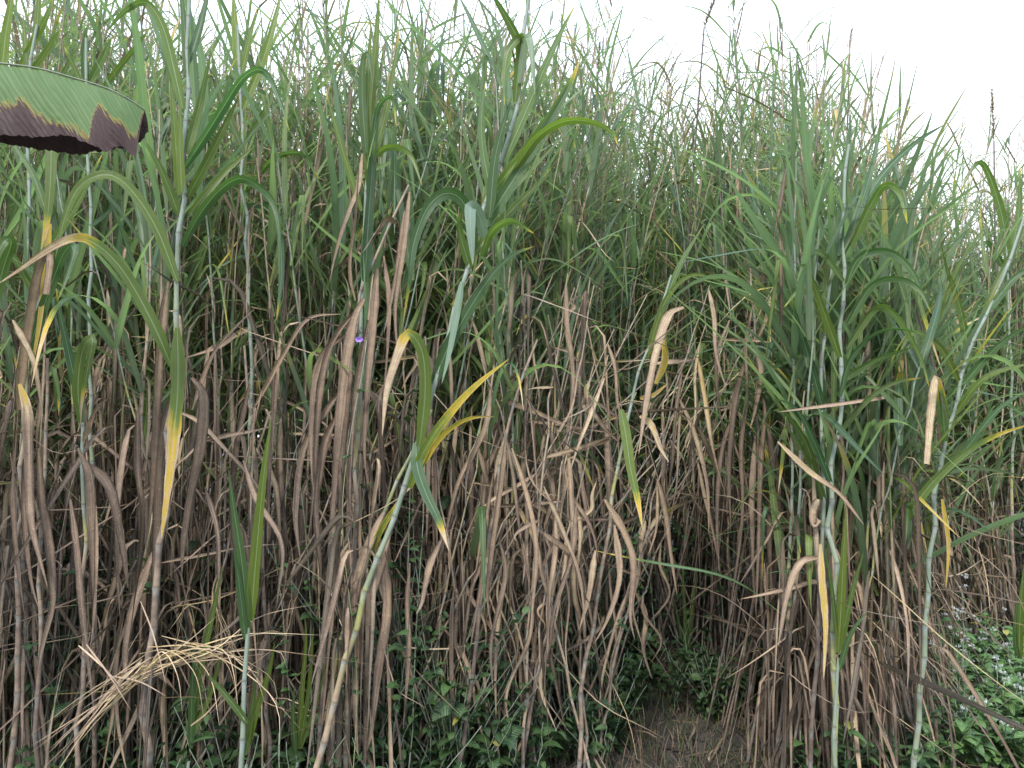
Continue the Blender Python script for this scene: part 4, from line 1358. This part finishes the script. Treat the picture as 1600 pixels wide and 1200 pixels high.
# ------------------------------------------------------------------ banana plant reaching in from the left
def banana():
    Y = 1.9
    foot = np.array([-2.15, 1.75, 0.0])
    root = thing('banana_plant', 'banana plant at the left edge with a drooping leaf scorched purple-brown along its margin', 'banana plant', foot)
    ridge_px = [(-330, 150), (-200, 104), (-90, 93), (0, 100), (60, 108), (112, 122), (165, 138), (202, 156), (226, 172)]
    rp = np.array([at(x, y, Y + 0.02 * i - 0.1) for i, (x, y) in enumerate(ridge_px)])
    NS, NV = 260, 44
    Rg, L = resample(rp, NS)
    s = np.linspace(0, 1, NS + 1)
    pxr = 800 + Rg[:, 0] / Rg[:, 1] * FPX
    # near half
    near_px = np.interp(pxr, [-330, -200, -60, 0, 45, 80, 120, 150, 182, 205, 226], [40, 100, 122, 124, 114, 100, 108, 106, 80, 84, 96])
    jag = 2.4 * np.interp(s * 24, np.arange(26), rng.normal(0, 1, 26)) + 1.0 * np.interp(s * 130, np.arange(132), rng.normal(0, 1, 132))
    mpp = Rg[:, 1] / FPX
    hn = np.clip(near_px + jag, 4, None) * mpp
    v = np.linspace(0, 1, NV + 1)[None]
    sg = s[:, None]
    ang = R(66) + R(20) * v                     # steep drop, steeper at the margin
    out = np.cumsum(np.cos(ang), 1) / NV
    dn = np.cumsum(np.sin(ang), 1) / NV
    skew = 0.30                                  # veins sweep towards the tip
    wav = 0.005 * np.interp(s * 22, np.arange(24), rng.normal(0, 1, 24))[:, None] * v ** 2
    X = Rg[:, 0][:, None] + skew * hn[:, None] * v * np.clip((1 - sg) * 6, 0, 1) * 0.35
    Yy = Rg[:, 1][:, None] - hn[:, None] * out * 0.9 + wav
    Z = Rg[:, 2][:, None] - hn[:, None] * dn * 1.06 + 0.003 * np.interp(s * 30, np.arange(32), rng.normal(0, 1, 32))[:, None] * v
    V = np.stack([X, Yy, Z], -1)
    U = np.zeros(V.shape[:2] + (2,))
    U[..., 0] = sg - 0.145 * v
    U[..., 1] = v
    # burn boundary in v for each vein position
    key = sg - 0.02 * v
    pxv = np.interp(key, s, pxr)
    bound = np.interp(pxv, [-330, -40, 0, 8, 30, 60, 95, 118, 124, 135, 165, 185, 200, 206, 226],
                      [0.75, 0.62, 0.60, 0.50, 0.68, 0.80, 0.90, 0.92, 0.60, 0.30, 0.52, 0.66, 0.60, 0.10, -0.2])
    burn = 0.5 + (v - bound) * 1.6
    C = np.zeros(V.shape[:2] + (3,))
    C[..., 0] = np.clip(burn, 0, 1)
    C[..., 1:] = 0.5
    a = Acc()
    a.add(V, grid_faces(1, NS, NV + 1), U, C)
    # far half, curling under: only its dry inner face shows below
    hf = np.clip(np.interp(pxr, [-330, -60, 0, 60, 110, 150, 190, 215, 226], [50, 116, 120, 114, 103, 86, 54, 26, 8]) + jag, 3, None) * mpp
    ang = R(52) + R(34) * v
    out = np.cumsum(np.cos(ang), 1) / NV
    dn = np.cumsum(np.sin(ang), 1) / NV
    X = Rg[:, 0][:, None] + 0.1 * hf[:, None] * v
    Yy = Rg[:, 1][:, None] + hf[:, None] * out * 0.95 + wav
    Z = Rg[:, 2][:, None] - hf[:, None] * dn * 1.10
    V2 = np.stack([X, Yy, Z], -1)
    C2 = C.copy()
    C2[..., 0] = 1.0
    a.add(V2, grid_faces(1, NS, NV + 1), U, C2)
    lo = a.build('leaf', M_BAN, root, foot)
    m = Acc()
    # midrib and petiole are one rib running back to the trunk
    top = np.array([-2.1, 1.75, 1.75])
    Pm = np.vstack([[top], [[-1.98, 1.76, 2.1]], rp])
    Pm, _ = resample(Pm, 60)
    tube(m, Pm + [0, 0, 0.002], np.interp(np.linspace(0, 1, 61), [0, 0.35, 0.6, 1], [0.028, 0.012, 0.0035, 0.0015]), 8, np.linspace(0, 0.4, 61), 0.15, bri=0.4)
    m.build('leaf_stalk', M_STALK, root, foot)
    t = Acc()
    Pt = np.array([[-2.15, 1.75, 0], [-2.15, 1.75, 0.7], [-2.13, 1.75, 1.4], [-2.1, 1.75, 1.8]])
    Pt, _ = resample(Pt, 20)
    tube(t, Pt, np.linspace(0.10, 0.045, 21), 16, np.linspace(0.1, 0.6, 21), np.linspace(0.8, 0.2, 21), bri=0.45)
    t.build('trunk', M_STALK, root, foot)
    for az, L_, st_ in ((R(150), 1.4, 0.05), (R(215), 1.5, 0.1), (R(100), 1.2, 0.7)):
        e = Acc()
        leaves(e, [[-2.1, 1.75, 1.75]], az, R(72), R(-55), 0.25, 0.8, L_, 0.36, st0=st_, fold=0.35, S=30, ruff=0.06, kind='ovate')
        e.build('leaf', M_BLADE, root, foot)


banana()


# ------------------------------------------------------------------ leafy undergrowth and vines
def herb(name, label, cat, x, y, h, n_st, n_lf, ls, bri, group, flowers=0, spread=0.5, rn=None):
    foot = np.array([x, y, 0.0])
    root = thing(name, label, cat, foot, group)
    sa, la = Acc(), Acc()
    heads = []
    for k in range(n_st):
        az = rng.uniform(0, 6.28)
        hh = h * rng.uniform(0.65, 1.1)
        t = np.linspace(0, 1, 9)
        sp = spread * rng.uniform(0.2, 1.0) * hh
        P = np.stack([x + np.cos(az) * sp * t ** 1.4 + 0.008 * np.cumsum(rng.normal(0, 1, 9)), y + np.sin(az) * sp * t ** 1.4 + 0.008 * np.cumsum(rng.normal(0, 1, 9)),
                      hh * t - 0.02], 1)
        tube(sa, P, np.linspace(0.0032, 0.0012, 9), 5, np.linspace(0, 5, 9), 0.15, bri=0.4)
        N = n_lf
        d = np.sort(rng.uniform(0.12, 1.0, N)) * hh
        pos, _ = sample_at(P, d)
        L = ls * rng.uniform(0.55, 1.2, N)
        leaves(la, pos, rng.uniform(0, 6.28, N), R(1) * rng.uniform(0, 55, N), R(1) * rng.uniform(-60, 0, N), 0.1, 0.8, L, L * rng.uniform(0.45, 0.68, N),
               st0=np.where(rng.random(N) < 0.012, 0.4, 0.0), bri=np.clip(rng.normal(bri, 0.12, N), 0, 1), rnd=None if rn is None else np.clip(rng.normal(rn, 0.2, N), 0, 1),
               fold=rng.uniform(0.05, 0.4, N), tw0=rng.normal(0, 0.3, N), S=6, kind='ovate')
        heads.append(P[-1])
    sa.build('stem', M_STALK, root, foot)
    la.build('foliage', M_HERB, root, foot)
    for k in range(flowers):
        p = heads[k % len(heads)] + rng.normal(0, 0.035, 3) * [1, 1, 0.5]
        fa = Acc()
        ns = rng.integers(4, 8)
        c = p + rng.normal(0, 0.011, (ns, 3)) * [1, 1, 0.5] + [0, 0, 0.02]
        for q in c:
            n = 16
            leaves(fa, np.repeat(q[None], n, 0) + rng.normal(0, 0.0025, (n, 3)), rng.uniform(0, 6.28, n), R(1) * rng.uniform(-10, 85, n), R(1) * rng.uniform(-10, 60, n), 0.2, 0.8,
                   rng.uniform(0.004, 0.008, n), 0.0028, S=3, K=2, kind='ovate')
        fa.build('flower_head', M_WHITE, root, foot)


# leafy weeds along the foot of the thicket, leaf colour darkened for shade
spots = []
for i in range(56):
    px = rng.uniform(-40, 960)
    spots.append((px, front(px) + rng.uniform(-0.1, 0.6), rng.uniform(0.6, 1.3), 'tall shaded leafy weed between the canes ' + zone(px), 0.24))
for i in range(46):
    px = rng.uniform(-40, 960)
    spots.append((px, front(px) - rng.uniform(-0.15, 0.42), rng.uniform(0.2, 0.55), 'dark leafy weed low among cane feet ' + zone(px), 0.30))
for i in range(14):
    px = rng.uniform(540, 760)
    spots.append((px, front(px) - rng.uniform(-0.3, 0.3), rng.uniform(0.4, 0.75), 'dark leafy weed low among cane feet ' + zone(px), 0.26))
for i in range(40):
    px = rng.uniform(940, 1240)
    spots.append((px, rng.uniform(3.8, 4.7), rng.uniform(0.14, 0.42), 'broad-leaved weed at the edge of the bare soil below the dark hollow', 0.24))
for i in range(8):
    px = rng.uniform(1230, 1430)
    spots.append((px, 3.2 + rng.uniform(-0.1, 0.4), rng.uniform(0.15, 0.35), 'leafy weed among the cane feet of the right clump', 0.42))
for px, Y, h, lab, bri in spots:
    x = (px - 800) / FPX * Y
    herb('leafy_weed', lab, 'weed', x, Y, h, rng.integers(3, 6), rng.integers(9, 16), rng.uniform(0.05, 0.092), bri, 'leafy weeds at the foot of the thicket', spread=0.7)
# climbing leaves higher up in the wall
for i in range(16):
    px = rng.uniform(380, 1130)
    Y = front(px) + rng.uniform(-0.1, 0.15)
    x = (px - 800) / FPX * Y
    herb('climbing_vine', 'slender small-leaved vine climbing the canes ' + zone(px), 'vine', x, Y, rng.uniform(1.0, 1.75), 1, 26, 0.055, 0.5,
         'vines climbing the canes', spread=0.12, rn=0.6)
# white flowered weeds at the lower right
for i in range(64):
    px = rng.uniform(1445, 1700)
    Y = rng.uniform(3.2, 4.9)
    x = (px - 800) / FPX * Y
    herb('flowering_weed', 'bright green weed with clusters of tiny white flowers at the bottom right corner', 'flowering weed', x, Y, rng.uniform(0.2, 0.40),
         rng.integers(4, 7), rng.integers(10, 16), 0.078, 0.92, 'white-flowered weeds at the bottom right', flowers=int(rng.integers(0, 4)), spread=0.8, rn=0.8)
for px, Y, h in ((1485, 3.4, 0.75), (1470, 3.5, 0.62)):
    x = (px - 800) / FPX * Y
    herb('flowering_weed', 'tall weed with tiny white flowers standing against the pale waxy cane', 'flowering weed', x, Y, h, 4, 12, 0.05, 0.6,
         'tall white-flowered weeds by the waxy cane', flowers=8, spread=0.35, rn=0.7)


# ------------------------------------------------------------------ purple flower on its vine
def purple():
    Y = 2.5
    c = at(562, 531, Y)
    foot = np.array([c[0] - 0.05, Y + 0.15, 0.0])
    root = thing('flowering_vine', 'thin vine holding one small purple flower before the brown leaf bundle', 'vine', foot)
    a = Acc()
    P, _ = resample(np.array([foot, foot + [0.03, -0.02, 0.6], foot + [-0.02, -0.06, 1.2], c + [0.015, 0.03, -0.03], c + [0, 0.015, 0]]), 40)
    tube(a, P, 0.0016, 5, None, 0.3)
    a.build('stem', M_STALK, root, foot)
    f = Acc()
    n = 5
    q = np.linspace(0, 1, 7)
    for k in range(n):
        an = k * 2 * np.pi / n + 0.3
        w = 0.62
        rr = np.linspace(0.001, 0.0135, 6)
        aa = an + np.linspace(-w, w, 7)
        V = np.zeros((6, 7, 3))
        lob = (1 - 0.18 * np.abs(np.linspace(-1, 1, 7)) ** 2)
        for i, r in enumerate(rr):
            V[i, :, 0] = c[0] + r * lob * np.cos(aa)
            V[i, :, 2] = c[2] + r * lob * np.sin(aa) * 0.75
            V[i, :, 1] = c[1] - 0.010 * (i / 5) ** 0.6 - 0.001 * k
        f.add(V[None], grid_faces(1, 5, 7), np.zeros((6, 7, 2)), np.zeros((6, 7, 3)))
    f.build('flower', M_PURPLE, root, foot)
    l = Acc()
    leaves(l, P[[12, 18, 24, 30, 35]], rng.uniform(0, 6.28, 5), R(30), R(-30), 0.1, 0.8, 0.05, 0.04, S=6, kind='ovate')
    l.build('foliage', M_HERB, root, foot)


purple()


# ------------------------------------------------------------------ pale straw heap at lower left
def straw():
    Y = 2.42
    foot = ground_pt(235, Y)
    root = thing('straw_clump', 'bent clump of pale dry straw splayed across the foot of the tall pale cane', 'dry grass', foot)
    ends_r = [(560, 1012), (522, 965), (520, 992), (500, 1010), (470, 985), (462, 1122), (455, 1118), (440, 1000), (370, 1090), (362, 1155), (325, 1150), (345, 1145), (420, 990),
              (310, 1085), (335, 1095), (390, 950), (355, 960), (300, 935), (430, 1060), (405, 1190)]
    st_, fo = Acc(), Acc()
    def one(pts, w, s):
        P3 = np.array([at(p[0], p[1], Y - 0.12 * i / (len(pts) - 1) + rng.normal(0, 0.015)) for i, p in enumerate(pts)])
        P, L = resample(P3, 16)
        T = np.gradient(P, axis=0)
        T /= np.linalg.norm(T, axis=1)[:, None]
        vw = P - CAMP
        b = np.cross(T, vw)
        b /= np.linalg.norm(b, axis=1)[:, None]
        strip(fo, P[None], b[None], np.cross(T, b)[None], np.array([w * Y / FPX]), np.linspace(0, 1, 17)[None], np.array([rng.normal(0, 0.5)]), np.array([rng.normal(0, 1)]),
              np.array([0.5]), np.array([0.05]), np.array([s]), np.array([s + 0.04]), np.array([0.5]), np.array([rng.random()]), np.array([rng.uniform(0.6, 0.95)]), 16, 3, 'blade')
    for ex, ey in ends_r:
        for k in range(1):
            sx, sy = 236 + rng.normal(0, 20), 1040 + rng.normal(0, 16)
            ex2, ey2 = ex + rng.normal(0, 30), ey + rng.normal(0, 26)
            if ex2 > 430:
                one([(sx, sy), (320 + rng.normal(0, 14), 1012 + rng.normal(0, 10)), (410 + rng.normal(0, 14), 0.5 * (ey2 + 1000) - 6), (ex2, ey2)], rng.uniform(1.3, 2.9), rng.uniform(0.52, 0.6))
            elif ey2 > 1040:
                one([(sx, sy), (sx + (ex2 - sx) * 0.45, 1022 + rng.normal(0, 8)), (sx + (ex2 - sx) * 0.85, 1045 + rng.normal(0, 10)), (ex2, ey2)], rng.uniform(1.3, 3.2), rng.uniform(0.52, 0.6))
            else:
                one([(sx, sy), (sx + (ex2 - sx) * 0.5, sy + (ey2 - sy) * 0.45), (ex2, ey2)], rng.uniform(1.3, 2.9), rng.uniform(0.54, 0.66))
    for k in range(21):
        ex, ey = rng.uniform(40, 170), 0
        ey = 1195 - (ex - 40) * 0.75 + rng.normal(0, 26)
        ax_, ay_ = 240 + rng.normal(0, 16), 1040 + rng.normal(0, 16)
        f = rng.uniform(0.4, 0.6)
        one([(ax_, ay_), (ax_ + (ex - ax_) * f, ay_ + (ey - ay_) * f - rng.uniform(0, 16)), (ex, ey)], rng.uniform(1.3, 3.2), rng.uniform(0.53, 0.70))
    for k in range(9):
        cx, cy = rng.uniform(130, 400), rng.uniform(990, 1130)
        an, ll = rng.uniform(-1.3, 1.3), rng.uniform(25, 75)
        one([(cx - ll * math.cos(an), cy - ll * math.sin(an)), (cx, cy + rng.normal(0, 8)), (cx + ll * math.cos(an), cy + ll * math.sin(an) + rng.uniform(0, 20))], rng.uniform(1.2, 3.4), rng.uniform(0.54, 0.74))
    P, _ = resample(np.array([foot, foot + [0.02, 0, 0.2], at(240, 1040, Y)]), 12)
    for k in range(5):
        tube(st_, P + rng.normal(0, 0.012, 3), 0.0022, 6, None, 0.85, bri=0.5)
    fo.build('foliage', M_BLADE, root, foot)
    st_.build('stem', M_STALK, root, foot)


straw()


# ------------------------------------------------------------------ litter and short grass
def litter():
    a = Acc()
    n = 3600
    px = rng.uniform(-500, 2100, n)
    Y = rng.uniform(2.4, 6.2, n)
    x = (px - 800) / FPX * Y
    L = rng.uniform(0.05, 0.4, n)
    leaves(a, np.stack([x, Y, rng.uniform(-0.02, 0.05, n)], 1), rng.uniform(0, 6.28, n), R(1) * rng.uniform(-6, 26, n), R(1) * rng.uniform(-30, 5, n), 0.1, 0.8, L,
           rng.uniform(0.003, 0.02, n), st0=rng.uniform(0.66, 1.05, n), bri=rng.uniform(0.1, 0.55, n), fold=0.4, tw1=rng.normal(0, 1, n), drift=rng.normal(0, 0.8, n), S=5, K=2, kind='dead')
    o = a.build('leaf_litter', M_BLADE)
    o['kind'] = 'stuff'
    o['label'] = 'dry brown grass litter strewn over the soil'
    o['category'] = 'leaf litter'
    a = Acc()
    n = 9000
    px = rng.uniform(850, 1700, n)
    Y = rng.uniform(2.9, 5.0, n)
    x = (px - 800) / FPX * Y
    gr = rng.random(n) < np.where(px > 1420, 0.6, 0.35)
    leaves(a, np.stack([x, Y, np.full(n, -0.03)], 1), rng.uniform(0, 6.28, n), R(1) * rng.uniform(50, 88, n), R(1) * rng.uniform(-30, 70, n), 0.2, 0.8, rng.uniform(0.05, 0.2, n),
           rng.uniform(0.0025, 0.006, n), st0=np.where(gr, 0.08, rng.uniform(0.66, 1.05, n)), bri=rng.uniform(0.1, 0.55, n), S=4, K=2)
    o = a.build('short_grass', M_BLADE)
    o['kind'] = 'stuff'
    o['label'] = 'sparse short dry grass growing on the bare soil at lower right'
    o['category'] = 'short grass'


litter()
